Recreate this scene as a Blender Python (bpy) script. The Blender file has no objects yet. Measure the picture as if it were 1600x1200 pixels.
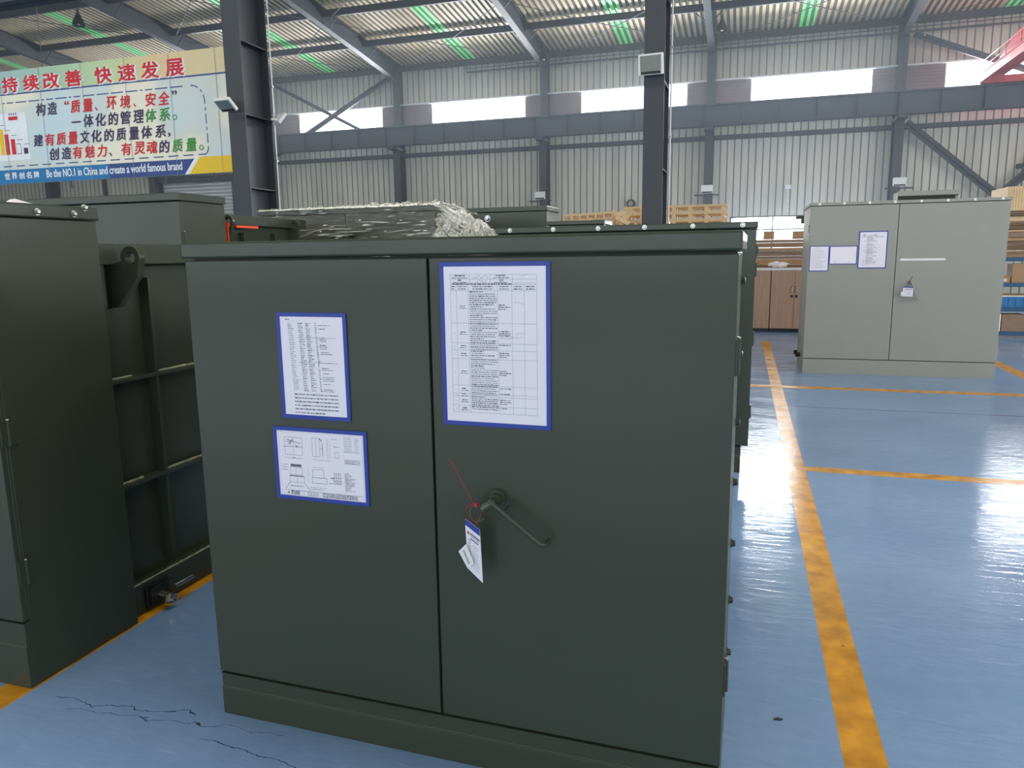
import bpy, math, random
from mathutils import Vector, Matrix, Euler
random.seed(7)
D = bpy.data; S = bpy.context.scene; COL = S.collection
PI = math.pi

# ------------------------------------------------------------------ camera
PITCH, ROLL, YAW, FOC = 0.1705204, 0.0136946, 0.3018370, 1159.35
cam = D.cameras.new('camera'); co = D.objects.new('camera', cam); COL.objects.link(co)
cam.sensor_width = 36.0; cam.lens = 36.0 * FOC / 1600.0; cam.clip_start = 0.05; cam.clip_end = 300
fw = Vector((-math.sin(YAW) * math.cos(PITCH), math.cos(YAW) * math.cos(PITCH), -math.sin(PITCH)))
rt = Vector((math.cos(YAW), math.sin(YAW), 0)); up = rt.cross(fw)
r2 = math.cos(-ROLL) * rt + math.sin(-ROLL) * up; u2 = -math.sin(-ROLL) * rt + math.cos(-ROLL) * up
M = Matrix((r2, u2, -fw)).transposed().to_4x4(); M.translation = Vector((0, 0, 1.5))
co.matrix_world = M
S.camera = co

# ------------------------------------------------------------------ world, lights, exposure
S.view_settings.view_transform = 'Standard'; S.view_settings.look = 'None'
S.view_settings.gamma = 1; S.view_settings.use_curve_mapping = False
S.view_settings.exposure = 0.0
S.cycles.max_bounces = 10; S.cycles.diffuse_bounces = 5; S.cycles.glossy_bounces = 4
S.cycles.transparent_max_bounces = 16; S.cycles.caustics_reflective = False; S.cycles.caustics_refractive = False
S.cycles.sample_clamp_indirect = 6.0
wd = D.worlds.new('daylight'); S.world = wd; wd.use_nodes = True
bg = wd.node_tree.nodes['Background']; bg.inputs[0].default_value = (0.80, 0.90, 1.0, 1); bg.inputs[1].default_value = 4.5

WALL_Y = 28.3
BAY = 5.97; X0 = -1.33
FRAMES = [X0 + BAY * k for k in range(-6, 4)]
WIN = [(X0 + BAY * k + 1.32, X0 + BAY * k + 5.16) for k in range(-6, 4)]
WZ0, WZ1 = 6.62, 7.42
def area(name, loc, rot, sx, sy, energy, col):
    l = D.lights.new(name, 'AREA'); l.shape = 'RECTANGLE'; l.size = sx; l.size_y = sy; l.energy = energy; l.color = col
    o = D.objects.new(name, l); COL.objects.link(o); o.location = loc; o.rotation_euler = rot; return o
DAY = (0.92, 0.96, 1.0)
for i, (a, b) in enumerate(WIN):
    if i < 2: continue
    area('window_daylight', ((a + b) / 2, WALL_Y + 0.25, (WZ0 + WZ1) / 2), (math.radians(-62), 0, 0), b - a, 0.8, 800, DAY)
area('low_window_daylight', (1.5, WALL_Y + 0.3, 2.3), (math.radians(-75), 0, 0), 3.6, 0.9, 1100, DAY)
# tall opening and windows of the opposite long wall, behind the photographer
area('opposite_windows_daylight', (-8, -17.4, 4.1), (math.radians(90), 0, 0), 40, 4.8, 215, (1.0, 0.96, 0.89))
area('added_end_wall_fill', (17.3, 6, 4.8), (math.radians(90), 0, math.radians(90)), 26, 3.6, 900, (1.0, 0.97, 0.92))  # added area lamp out of view, brightens the cabinet sides facing it
# sheds of daylight under the roof lights
for i, yy in enumerate((-9, 3, 15, 24)):
    area('rooflight_daylight', (-6, yy, 9.0 + (0.09 * (28 - yy) if yy > 5 else 0.09 * (yy + 18))-0.9), (0, 0, 0), 44, 3.0, (300, 1500, 500, 300)[i], (1.0, 0.97, 0.91))

# ------------------------------------------------------------------ materials
def new_mat(name):
    m = D.materials.new(name); m.use_nodes = True
    return m, m.node_tree, m.node_tree.nodes['Principled BSDF']
def lin(r, g, b):
    f = lambda c: ((c / 255 + 0.055) / 1.055) ** 2.4 if c > 10 else c / 255 / 12.92
    return (f(r), f(g), f(b), 1)
def mat(name, rgb, rough=0.5, metal=0.0, spec=0.5, var=0.08, scale=4.0, bump=0.0, bscale=60, coat=0.0, alpha=1, emit=0, stretch=None):
    m, t, p = new_mat(name); N = t.nodes; L = t.links
    c = rgb if len(rgb) == 4 else lin(*rgb)
    tc = N.new('ShaderNodeTexCoord'); mp = N.new('ShaderNodeMapping'); L.new(tc.outputs['Object'], mp.inputs[0])
    if stretch: mp.inputs['Scale'].default_value = stretch
    nz = N.new('ShaderNodeTexNoise'); nz.inputs['Scale'].default_value = scale; nz.inputs['Detail'].default_value = 5
    L.new(mp.outputs[0], nz.inputs['Vector'])
    mx = N.new('ShaderNodeMix'); mx.data_type = 'RGBA'
    mx.inputs[6].default_value = tuple(x * (1 - var) for x in c[:3]) + (1,)
    mx.inputs[7].default_value = tuple(min(1, x * (1 + var)) for x in c[:3]) + (1,)
    L.new(nz.outputs[0], mx.inputs[0]); L.new(mx.outputs[2], p.inputs['Base Color'])
    p.inputs['Roughness'].default_value = rough; p.inputs['Metallic'].default_value = metal
    p.inputs['Specular IOR Level'].default_value = spec; p.inputs['Coat Weight'].default_value = coat; p.inputs['Coat Roughness'].default_value = 0.14
    p.inputs['Alpha'].default_value = alpha
    if emit: p.inputs['Emission Color'].default_value = c; p.inputs['Emission Strength'].default_value = emit
    if bump:
        n2 = N.new('ShaderNodeTexNoise'); n2.inputs['Scale'].default_value = bscale; n2.inputs['Detail'].default_value = 3
        L.new(mp.outputs[0], n2.inputs['Vector'])
        bp = N.new('ShaderNodeBump'); bp.inputs['Strength'].default_value = bump; bp.inputs['Distance'].default_value = 0.01
        L.new(n2.outputs[0], bp.inputs['Height']); L.new(bp.outputs[0], p.inputs['Normal'])
    return m
GREEN = mat('olive_green_powder_coat', (56, 62, 49), 0.38, spec=0.3, var=0.05, scale=1.2, bump=0.05, bscale=420, coat=0.2)
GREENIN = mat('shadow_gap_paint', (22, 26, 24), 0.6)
GREY = mat('light_grey_powder_coat', (152, 152, 143), 0.5, spec=0.35, var=0.03, bump=0.05, bscale=300)
STEEL = mat('dark_grey_structural_paint', (56, 60, 66), 0.55, var=0.1, scale=2)
STEEL2 = mat('crane_beam_paint', (68, 76, 86), 0.5, var=0.08, scale=2)
ZINC = mat('zinc_plated_steel', (190, 190, 185), 0.3, 1.0)
DARKM = mat('dark_weathered_metal', (60, 58, 55), 0.45, 0.8, bump=0.3)
WELD = mat('weld_bead_highlight', (176, 176, 152), 0.2, 0.3, bump=1.0, bscale=180)  # pale tone puts the weld highlights into the bead colour
WHITE = mat('white_enamel', (225, 225, 222), 0.4)
BLUEF = mat('blue_magnetic_frame', (42, 62, 150), 0.45, var=0.06)
PAPER = mat('white_paper_under_film', (234, 228, 236), 0.35, spec=0.4, var=0.03, scale=9, bump=0.12, bscale=16, coat=0.15)
INK = mat('print_ink', (104, 106, 120), 0.8)
INK2 = mat('faint_print_ink', (150, 152, 168), 0.8)
RED = mat('red_ink', (200, 40, 40), 0.7)
REDW = mat('red_string', (150, 30, 38), 0.6)
ORANGE = mat('orange_webbing', (255, 84, 30), 0.6, bump=0.3, bscale=200)
CRANE = mat('red_crane_paint', (188, 62, 70), 0.45)
WOOD = mat('raw_pine', (226, 192, 146), 0.7, var=0.25, scale=3, stretch=(1, 8, 8))
WOOD2 = mat('brown_boards', (150, 120, 96), 0.6, var=0.3, scale=3, stretch=(1, 8, 10))
LAMIN = mat('brown_wood_laminate', (176, 140, 116), 0.45, var=0.28, scale=2.5, stretch=(14, 14, 0.7))
CARD = mat('corrugated_cardboard', (176, 140, 100), 0.8, var=0.15, scale=3)
GAPSHADE = mat('gap_shade_cardboard', (118, 92, 68), 0.8, var=0.2)  # dark layer tone stands in for shaded gaps in the cardboard pile
BIN = mat('blue_plastic', (34, 116, 178), 0.4)
RACK = mat('blue_rack_paint', (36, 84, 120), 0.5)
BLACK = mat('black_plastic', (28, 28, 30), 0.4)
LENS = mat('floodlight_glass', (120, 122, 112), 0.25, coat=0.5, var=0.15, scale=30)
SHUTM = mat('shutter_slats', (236, 238, 238), 0.5, 0.0)
BROWN = mat('mauve_brown_panel', (128, 112, 112), 0.6, var=0.12, scale=2)
SILLM = mat('white_window_frame', (225, 226, 226), 0.4)
BAGM = mat('white_plastic_bag', (232, 226, 226), 0.4, bump=0.5, bscale=40)

def sheet_mat(name, rgb, rgb2, axis_scale, period):
    m, t, p = new_mat(name); N = t.nodes; L = t.links
    tc = N.new('ShaderNodeTexCoord'); nz = N.new('ShaderNodeTexNoise'); nz.inputs['Scale'].default_value = 0.6; nz.inputs['Detail'].default_value = 6
    mp = N.new('ShaderNodeMapping'); mp.inputs['Scale'].default_value = axis_scale
    L.new(tc.outputs['Object'], mp.inputs[0]); L.new(mp.outputs[0], nz.inputs['Vector'])
    cr = N.new('ShaderNodeValToRGB'); cr.color_ramp.elements[0].position = 0.3; cr.color_ramp.elements[1].position = 0.72
    cr.color_ramp.elements[0].color = lin(*rgb2); cr.color_ramp.elements[1].color = lin(*rgb)
    L.new(nz.outputs[0], cr.inputs[0]); L.new(cr.outputs[0], p.inputs['Base Color']); p.inputs['Roughness'].default_value = 0.55
    return m
WALLM = sheet_mat('ribbed_wall_sheet', (212, 206, 190), (186, 181, 166), (3.0, 1, 0.6), 0)
ROOFM = sheet_mat('ribbed_roof_sheet', (244, 226, 192), (214, 194, 160), (3.0, 0.5, 1), 0)
def emissive_sheet(nm, ca, cb, es):
    m, t, p = new_mat(nm); N = t.nodes; L = t.links
    tc = N.new('ShaderNodeTexCoord'); nz = N.new('ShaderNodeTexNoise'); nz.inputs['Scale'].default_value = 1.3; nz.inputs['Detail'].default_value = 4
    L.new(tc.outputs['Object'], nz.inputs['Vector'])
    cr = N.new('ShaderNodeValToRGB'); cr.color_ramp.elements[0].color = lin(*ca); cr.color_ramp.elements[1].color = lin(*cb)
    L.new(nz.outputs[0], cr.inputs[0]); L.new(cr.outputs[0], p.inputs['Base Color']); L.new(cr.outputs[0], p.inputs['Emission Color'])
    p.inputs['Emission Strength'].default_value = es; p.inputs['Roughness'].default_value = 0.5
    return m
SKYL = emissive_sheet('green_translucent_rooflight', (84, 170, 104), (136, 226, 146), 0.5); SKYG = emissive_sheet('green_rooflight_groove', (50, 120, 70), (70, 160, 90), 0.22)
def glass_mat():
    m, t, p = new_mat('window_glass'); N = t.nodes; L = t.links
    tr = N.new('ShaderNodeBsdfTransparent'); gl = N.new('ShaderNodeBsdfGlossy'); gl.inputs['Roughness'].default_value = 0.05
    mx = N.new('ShaderNodeMixShader'); mx.inputs[0].default_value = 0.06
    L.new(tr.outputs[0], mx.inputs[1]); L.new(gl.outputs[0], mx.inputs[2]); L.new(mx.outputs[0], N['Material Output'].inputs[0])
    return m
GLASS = glass_mat()
def film_mat(name, op, bs, strength):
    m, t, p = new_mat(name); N = t.nodes; L = t.links
    tc = N.new('ShaderNodeTexCoord'); mp = N.new('ShaderNodeMapping'); mp.inputs['Scale'].default_value = bs
    nz = N.new('ShaderNodeTexNoise'); nz.inputs['Scale'].default_value = 4; nz.inputs['Detail'].default_value = 6; nz.inputs['Distortion'].default_value = 1.2
    L.new(tc.outputs['Object'], mp.inputs[0]); L.new(mp.outputs[0], nz.inputs['Vector'])
    bp = N.new('ShaderNodeBump'); bp.inputs['Strength'].default_value = strength; bp.inputs['Distance'].default_value = 0.05
    L.new(nz.outputs[0], bp.inputs['Height']); L.new(bp.outputs[0], p.inputs['Normal'])
    p.inputs['Base Color'].default_value = (0.9, 0.88, 0.80, 1); p.inputs['Roughness'].default_value = 0.16; p.inputs['Specular IOR Level'].default_value = 1.0
    tr = N.new('ShaderNodeBsdfTransparent'); mx = N.new('ShaderNodeMixShader')
    cr = N.new('ShaderNodeMapRange'); cr.inputs[1].default_value = 0.35; cr.inputs[2].default_value = 0.75; cr.inputs[3].default_value = op * 0.3; cr.inputs[4].default_value = op * 1.7
    L.new(nz.outputs[0], cr.inputs[0]); L.new(cr.outputs[0], mx.inputs[0])
    L.new(tr.outputs[0], mx.inputs[1]); L.new(p.outputs[0], mx.inputs[2]); L.new(mx.outputs[0], N['Material Output'].inputs[0])
    return m
FILM = film_mat('stretch_film', 0.12, (1, 4, 6), 1.0)
FILM2 = film_mat('bunched_stretch_film', 0.62, (3, 3, 3), 1.0)
FILM_GLINT = mat('white_film_highlight', (250, 248, 236), 0.2, var=0.05, alpha=0.9, bump=0.5, bscale=30, coat=0.5)  # whitish colour carries the bright highlights along the film folds

def floor_mat():
    m, t, p = new_mat('blue_epoxy_floor'); N = t.nodes; L = t.links
    tc = N.new('ShaderNodeTexCoord'); sp = N.new('ShaderNodeSeparateXYZ'); L.new(tc.outputs['Object'], sp.inputs[0])
    X, Y = sp.outputs[0], sp.outputs[1]
    def mth(op, a, b=None, c=None):
        n = N.new('ShaderNodeMath'); n.operation = op
        for i, v in enumerate((a, b, c)):
            if v is None: continue
            if isinstance(v, (int, float)): n.inputs[i].default_value = v
            else: L.new(v, n.inputs[i])
        return n.outputs[0]
    def noise(scale, detail=4, stretch=None, dist=0):
        n = N.new('ShaderNodeTexNoise'); n.inputs['Scale'].default_value = scale; n.inputs['Detail'].default_value = detail; n.inputs['Distortion'].default_value = dist
        if stretch:
            mp = N.new('ShaderNodeMapping'); mp.inputs['Scale'].default_value = stretch; L.new(tc.outputs['Object'], mp.inputs[0]); L.new(mp.outputs[0], n.inputs['Vector'])
        else: L.new(tc.outputs['Object'], n.inputs['Vector'])
        return n.outputs[0]
    wob = mth('MULTIPLY', mth('SUBTRACT', noise(60, 2), 0.5), 0.006)
    def band(v, c, hw): return mth('LESS_THAN', mth('ABSOLUTE', mth('ADD', mth('SUBTRACT', v, c), wob)), hw)
    def rng(v, a, b): return mth('MULTIPLY', mth('GREATER_THAN', v, a), mth('LESS_THAN', v, b))
    lines = [mth('MULTIPLY', band(X, 0.401, 0.062), mth('LESS_THAN', Y, 13.4)), band(Y, 5.42, 0.064), band(Y, 8.83, 0.085), band(X, -2.43, 0.064), band(X, 3.27, 0.09)]
    ym = lines[0]
    for l in lines[1:]: ym = mth('MAXIMUM', ym, l)
    big = noise(0.9, 5); fine = noise(14, 6)
    cr = N.new('ShaderNodeValToRGB'); e = cr.color_ramp.elements
    e[0].position = 0.25; e[0].color = lin(112, 143, 184); e[1].position = 0.8; e[1].color = lin(140, 170, 207)
    L.new(mth('ADD', mth('MULTIPLY', big, 0.75), mth('MULTIPLY', fine, 0.25)), cr.inputs[0])
    # pale scuffs
    sc = N.new('ShaderNodeMapRange'); sc.inputs[1].default_value = 0.66; sc.inputs[2].default_value = 0.74; L.new(noise(5, 8, (1, 5, 1), 0.6), sc.inputs[0])
    mxs = N.new('ShaderNodeMix'); mxs.data_type = 'RGBA'; L.new(mth('MULTIPLY', sc.outputs[0], 0.22), mxs.inputs[0]); L.new(cr.outputs[0], mxs.inputs[6]); mxs.inputs[7].default_value = lin(190, 200, 210)
    # yellow paint, worn
    yc = N.new('ShaderNodeValToRGB'); yc.color_ramp.elements[0].color = lin(176, 116, 24); yc.color_ramp.elements[1].color = lin(236, 168, 44); yc.color_ramp.elements[0].position = 0.3; yc.color_ramp.elements[1].position = 0.7
    L.new(noise(9, 7), yc.inputs[0])
    mx = N.new('ShaderNodeMix'); mx.data_type = 'RGBA'; L.new(ym, mx.inputs[0]); L.new(mxs.outputs[2], mx.inputs[6]); L.new(yc.outputs[0], mx.inputs[7])
    # joints and cracks
    def crack(f_off, slope, amp, x0, x1, w, sc_):
        n = mth('MULTIPLY', mth('SUBTRACT', noise(sc_, 6), 0.5), amp)
        yy = mth('ADD', mth('ADD', mth('MULTIPLY', X, slope), f_off), n)
        return mth('MULTIPLY', mth('LESS_THAN', mth('ABSOLUTE', mth('SUBTRACT', Y, yy)), w), rng(X, x0, x1))
    j = mth('MULTIPLY', mth('LESS_THAN', mth('ABSOLUTE', mth('SUBTRACT', Y, 7.68)), 0.012), 0.75)
    j = mth('MAXIMUM', j, crack(1.93, 0.06, 0.16, -2.25, -1.70, 0.0016, 6))
    j = mth('MAXIMUM', j, crack(1.97, 0.10, 0.14, -2.15, -1.35, 0.0011, 8))
    j = mth('MAXIMUM', j, crack(1.55, -0.12, 0.12, -1.6, -0.8, 0.0014, 6))
    sp2 = N.new('ShaderNodeTexVoronoi'); sp2.inputs['Scale'].default_value = 3.2; L.new(tc.outputs['Object'], sp2.inputs['Vector'])
    spots = mth('LESS_THAN', sp2.outputs['Distance'], 0.022)
    j = mth('MAXIMUM', j, mth('MULTIPLY', spots, 0.7))
    mj = N.new('ShaderNodeMix'); mj.data_type = 'RGBA'; L.new(j, mj.inputs[0]); L.new(mx.outputs[2], mj.inputs[6]); mj.inputs[7].default_value = lin(44, 52, 66)
    L.new(mj.outputs[2], p.inputs['Base Color'])
    rr = N.new('ShaderNodeMapRange'); rr.inputs[1].default_value = 0.3; rr.inputs[2].default_value = 0.7; rr.inputs[3].default_value = 0.06; rr.inputs[4].default_value = 0.2; L.new(noise(2.2, 6, (1, 3, 1)), rr.inputs[0])
    L.new(mth('ADD', rr.outputs[0], mth('MULTIPLY', ym, 0.08)), p.inputs['Roughness'])
    p.inputs['Specular IOR Level'].default_value = 0.32
    bp = N.new('ShaderNodeBump'); bp.inputs['Strength'].default_value = 0.3; bp.inputs['Distance'].default_value = 0.006
    L.new(mth('ADD', noise(7, 5, (1, 3.2, 1), 0.4), mth('MULTIPLY', noise(45, 3), 0.12)), bp.inputs['Height'])
    L.new(bp.outputs[0], p.inputs['Normal'])
    return m
FLOORM = floor_mat()

# ------------------------------------------------------------------ mesh helpers
class MB:
    def __init__(s): s.v = []; s.f = []; s.m = []; s.mi = 0
    def add(s, vs, fs):
        b = len(s.v); s.v += [tuple(v) for v in vs]; s.f += [tuple(b + i for i in f) for f in fs]; s.m += [s.mi] * len(fs); return s
    def box(s, x0, x1, y0, y1, z0, z1):
        return s.add([(x0, y0, z0), (x1, y0, z0), (x1, y1, z0), (x0, y1, z0), (x0, y0, z1), (x1, y0, z1), (x1, y1, z1), (x0, y1, z1)],
                     [(0, 3, 2, 1), (4, 5, 6, 7), (0, 1, 5, 4), (1, 2, 6, 5), (2, 3, 7, 6), (3, 0, 4, 7)])
    def bar(s, a, b, w, h, upv=(0, 0, 1)):
        a = Vector(a); b = Vector(b); d = (b - a).normalized(); u = Vector(upv)
        if abs(d.dot(u)) > 0.98: u = Vector((0, 1, 0))
        sd = d.cross(u).normalized(); u = sd.cross(d).normalized()
        vs = []
        for p in (a, b):
            for sx, sz in ((-1, -1), (1, -1), (1, 1), (-1, 1)): vs.append(p + sd * sx * w / 2 + u * sz * h / 2)
        return s.add(vs, [(0, 1, 2, 3), (7, 6, 5, 4), (0, 4, 5, 1), (1, 5, 6, 2), (2, 6, 7, 3), (3, 7, 4, 0)])
    def tube(s, pts, r, n=10, cap=True, radii=None):
        pts = [Vector(p) for p in pts]; rings = []; prev = None
        for i, p in enumerate(pts):
            t = (pts[min(i + 1, len(pts) - 1)] - pts[max(i - 1, 0)]).normalized()
            if prev is None:
                prev = t.cross(Vector((0, 0, 1)));
                if prev.length < 0.1: prev = t.cross(Vector((1, 0, 0)))
            prev = (prev - t * prev.dot(t)).normalized(); bn = t.cross(prev)
            rr = radii[i] if radii else r
            rings.append([p + (prev * math.cos(2 * PI * k / n) + bn * math.sin(2 * PI * k / n)) * rr for k in range(n)])
        vs = [v for g in rings for v in g]; fs = []
        for i in range(len(rings) - 1):
            for k in range(n): fs.append((i * n + k, i * n + (k + 1) % n, (i + 1) * n + (k + 1) % n, (i + 1) * n + k))
        if cap: fs += [tuple(range(n))[::-1], tuple((len(rings) - 1) * n + k for k in range(n))]
        return s.add(vs, fs)
    def prism(s, poly, d0, d1, axis='y'):
        """poly in the plane across the axis, extruded between d0 and d1"""
        def P(a, b, d): return {'y': (a, d, b), 'x': (d, a, b), 'z': (a, b, d)}[axis]
        n = len(poly)
        return s.add([P(a, b, d0) for a, b in poly] + [P(a, b, d1) for a, b in poly],
                     [tuple(range(n)), tuple(range(2 * n - 1, n - 1, -1))] + [(i, n + i, n + (i + 1) % n, (i + 1) % n) for i in range(n)])
    def ring(s, c, ro, ri, d0, d1, axis='x', n=28):
        def P(a, b, d): return {'y': (c[0] + a, d, c[1] + b), 'x': (d, c[0] + a, c[1] + b)}[axis]
        vs = []
        for d in (d0, d1):
            for r_ in (ro, ri):
                for k in range(n): vs.append(P(r_ * math.cos(2 * PI * k / n), r_ * math.sin(2 * PI * k / n), d))
        fs = []
        for k in range(n):
            q = (k + 1) % n
            fs += [(k, q, n + q, n + k), (2 * n + k, 3 * n + k, 3 * n + q, 2 * n + q), (k, 2 * n + k, 2 * n + q, q), (n + k, n + q, 3 * n + q, 3 * n + k)]
        return s.add(vs, fs)
    def quad(s, a, b, c, d): return s.add([a, b, c, d], [(0, 1, 2, 3)])
    def build(s, name, mats, parent=None, bevel=0, smooth=False, loc=None, rotz=0):
        me = D.meshes.new(name); me.from_pydata(s.v, [], s.f)
        for mm in (mats if isinstance(mats, (list, tuple)) else [mats]): me.materials.append(mm)
        me.polygons.foreach_set('material_index', s.m)
        if smooth: me.polygons.foreach_set('use_smooth', [True] * len(s.f))
        me.update()
        import bmesh
        bm = bmesh.new(); bm.from_mesh(me)
        if not s.__dict__.get('flat'): bmesh.ops.recalc_face_normals(bm, faces=bm.faces)
        bm.to_mesh(me); bm.free()
        o = D.objects.new(name, me); COL.objects.link(o)
        if parent: o.parent = parent
        if loc: o.location = loc
        o.rotation_euler.z = rotz
        if bevel:
            b = o.modifiers.new('edge', 'BEVEL'); b.width = bevel; b.segments = 2; b.limit_method = 'ANGLE'; b.angle_limit = math.radians(50)
        if smooth:
            try:
                e = o.modifiers.new('soft', 'EDGE_SPLIT'); e.split_angle = math.radians(40)
            except Exception: pass
        return o
def tag(o, label=None, cat=None, group=None, kind=None):
    if label: o['label'] = label
    if cat: o['category'] = cat
    if group: o['group'] = group
    if kind: o['kind'] = kind
    return o
def thing(name, label, cat, loc=(0, 0, 0), rotz=0, group=None):
    o = D.objects.new(name, None); COL.objects.link(o); o.location = loc; o.rotation_euler.z = rotz; o.empty_display_size = 0.2
    return tag(o, label, cat, group)
def copy_tree(o, parent=None):
    c = o.copy(); COL.objects.link(c); c.parent = parent
    for ch in list(o.children): copy_tree(ch, c)
    return c
def struct(o, label=None): o['kind'] = 'structure'; return tag(o, label)

# ------------------------------------------------------------------ setting
XL, XR = -37.5, 17.5
struct(MB().box(XL, XR, -18.5, WALL_Y + 0.3, -0.3, 0).build('floor', FLOORM), 'glossy blue epoxy floor with painted yellow lines')
def ribbed(mb, x0, x1, z0, z1, y, pitch=0.24, d=0.035):
    x = x0
    prof = []
    k = math.floor(x0 / pitch)
    pts = [(x0, y)]
    while k * pitch < x1:
        c = k * pitch
        for dx, dy in ((-0.022, 0), (-0.014, d), (0.014, d), (0.022, 0)):
            if x0 < c + dx < x1: pts.append((c + dx, y + dy))
        k += 1
    pts.append((x1, y))
    n = len(pts)
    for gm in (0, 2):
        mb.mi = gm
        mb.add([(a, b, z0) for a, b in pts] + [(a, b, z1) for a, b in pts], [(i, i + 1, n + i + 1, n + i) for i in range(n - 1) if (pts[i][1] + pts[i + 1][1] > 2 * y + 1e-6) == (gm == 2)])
    mb.mi = 0
w = MB()
LW = [(-0.55, 3.5)]                                   # low window
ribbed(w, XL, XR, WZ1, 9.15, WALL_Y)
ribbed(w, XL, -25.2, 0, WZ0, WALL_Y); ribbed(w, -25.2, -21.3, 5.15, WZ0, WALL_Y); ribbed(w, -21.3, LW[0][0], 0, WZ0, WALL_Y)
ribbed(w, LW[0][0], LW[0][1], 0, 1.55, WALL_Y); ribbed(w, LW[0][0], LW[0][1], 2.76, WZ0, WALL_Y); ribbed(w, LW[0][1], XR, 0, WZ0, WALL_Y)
w.mi = 1
xs = [XL] + [v for ab in WIN for v in ab] + [XR]
for a, b in zip(xs[0::2], xs[1::2]):
    if b > a: w.box(a, b, WALL_Y - 0.02, WALL_Y + 0.06, WZ0, WZ1)
    z = WZ0 + 0.08
    while b > a and z < WZ1 - 0.05:
        w.box(a, b, WALL_Y - 0.03, WALL_Y - 0.02, z, z + 0.02); z += 0.1
w.mi = 0
w.box(XL, XR, WALL_Y + 0.2, WALL_Y + 0.24, WZ1, 9.15); w.box(XL, -25.2, WALL_Y + 0.2, WALL_Y + 0.24, 0, WZ0); w.box(-21.3, LW[0][0], WALL_Y + 0.2, WALL_Y + 0.24, 0, WZ0); w.box(LW[0][1], XR, WALL_Y + 0.2, WALL_Y + 0.24, 0, WZ0)
w.box(LW[0][0], LW[0][1], WALL_Y + 0.2, WALL_Y + 0.24, 2.8, WZ0)
w.flat = True
struct(w.build('wall_back', [WALLM, BROWN, mat('shade_tone_wall_groove', (150, 146, 134), 0.7)]), 'grey ribbed sheet wall with a strip of high windows')  # rib grooves get a darker colour in place of the shade inside them
# high windows: frame and pane
wn = 1
for i, (a, b) in enumerate(WIN):
    fr = MB().box(a, b, WALL_Y - 0.02, WALL_Y + 0.1, WZ1 - 0.03, WZ1).box(a, b, WALL_Y - 0.02, WALL_Y + 0.1, WZ0, WZ0 + 0.03)
    fr.box(a, a + 0.03, WALL_Y - 0.02, WALL_Y + 0.1, WZ0, WZ1).box(b - 0.03, b, WALL_Y - 0.02, WALL_Y + 0.1, WZ0, WZ1)
    for k in range(1, 8):
        x = a + (b - a) * k / 8
        fr.box(x - 0.012, x + 0.012, WALL_Y - 0.03, WALL_Y, WZ0 + 0.01, WZ0 + 0.05).box(x - 0.012, x + 0.012, WALL_Y - 0.03, WALL_Y, WZ1 - 0.05, WZ1 - 0.01)
    o = struct(fr.build('window_%d' % wn, SILLM)); wn += 1
    MB().box(a + 0.03, b - 0.03, WALL_Y + 0.03, WALL_Y + 0.036, WZ0 + 0.03, WZ1 - 0.03).build('pane', GLASS, o)
a, b = LW[0]; fr = MB()
for x in (a, a + 1.42, a + 2.7, b - 0.05): fr.box(x, x + 0.05, WALL_Y - 0.02, WALL_Y + 0.1, 1.55, 2.78)
for z in (1.55, 2.28, 2.73): fr.box(a, b, WALL_Y - 0.02, WALL_Y + 0.1, z, z + 0.05)
o = struct(fr.build('window_%d' % wn, BLACK)); MB().box(a + 0.05, b - 0.05, WALL_Y + 0.03, WALL_Y + 0.036, 1.6, 2.73).build('pane', GLASS, o)
# white strip above the high windows, standing in for a line of leaking sunlight
struct(MB().box(XL, XR, WALL_Y - 0.13, WALL_Y - 0.031, WZ1 + 0.0, WZ1 + 0.055).build('leak_light_trim_1', SILLM))
# roller shutter door
dm = MB()
z = 0
while z < 5.0:
    dm.prism([(WALL_Y + 0.02, z), (WALL_Y - 0.05, z + 0.03), (WALL_Y - 0.05, z + 0.11), (WALL_Y + 0.02, z + 0.15)], -25.15, -21.35, 'x'); z += 0.15
o = struct(dm.build('door_1', SHUTM), 'light grey roller shutter door under the banner')
MB().box(-25.2, -21.3, WALL_Y - 0.4, WALL_Y + 0.05, 5.1, 5.2).box(-25.3, -25.15, WALL_Y - 0.2, WALL_Y + 0.05, 0, 5.15).box(-21.35, -21.2, WALL_Y - 0.2, WALL_Y + 0.05, 0, 5.15).build('door_guide', STEEL, o)
MB().tube([(-25.0, WALL_Y - 0.28, 5.0), (-21.5, WALL_Y - 0.28, 5.0)], 0.1, 14).build('shutter_roll', STEEL, o)
# ceiling: two slopes, ridge at Y=5
def roofz(y): return 8.95 + 0.09 * (28 - y) if y >= 5 else 8.95 + 0.09 * 23 - 0.09 * (5 - y)
SK = [X0 + BAY * k + 3.0 for k in range(-6, 4)]
c = MB()
def roof_strip(mb, x0, x1, y0, y1, pitch=0.2, d=0.04):
    k = math.floor(x0 / pitch); pts = [(x0, 0)]
    while k * pitch < x1:
        cc = k * pitch
        for dx, dy in ((-0.05, 0), (-0.03, d), (0.03, d), (0.05, 0)):
            if x0 < cc + dx < x1: pts.append((cc + dx, dy))
        k += 1
    pts.append((x1, 0)); n = len(pts)
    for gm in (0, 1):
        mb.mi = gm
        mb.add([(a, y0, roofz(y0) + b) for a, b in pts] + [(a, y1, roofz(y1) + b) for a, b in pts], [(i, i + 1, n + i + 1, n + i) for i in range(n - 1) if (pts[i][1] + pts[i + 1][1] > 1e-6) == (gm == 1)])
    mb.mi = 0
ed = [XL] + [v for s_ in SK for v in (s_ - 0.245, s_ + 0.245)] + [XR]
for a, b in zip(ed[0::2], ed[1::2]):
    roof_strip(c, a, b, 5, WALL_Y + 0.3); c.box(a, b, -18.5, 5, 11.2, 11.25) if False else roof_strip(c, a, b, -18.5, 5)
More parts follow.
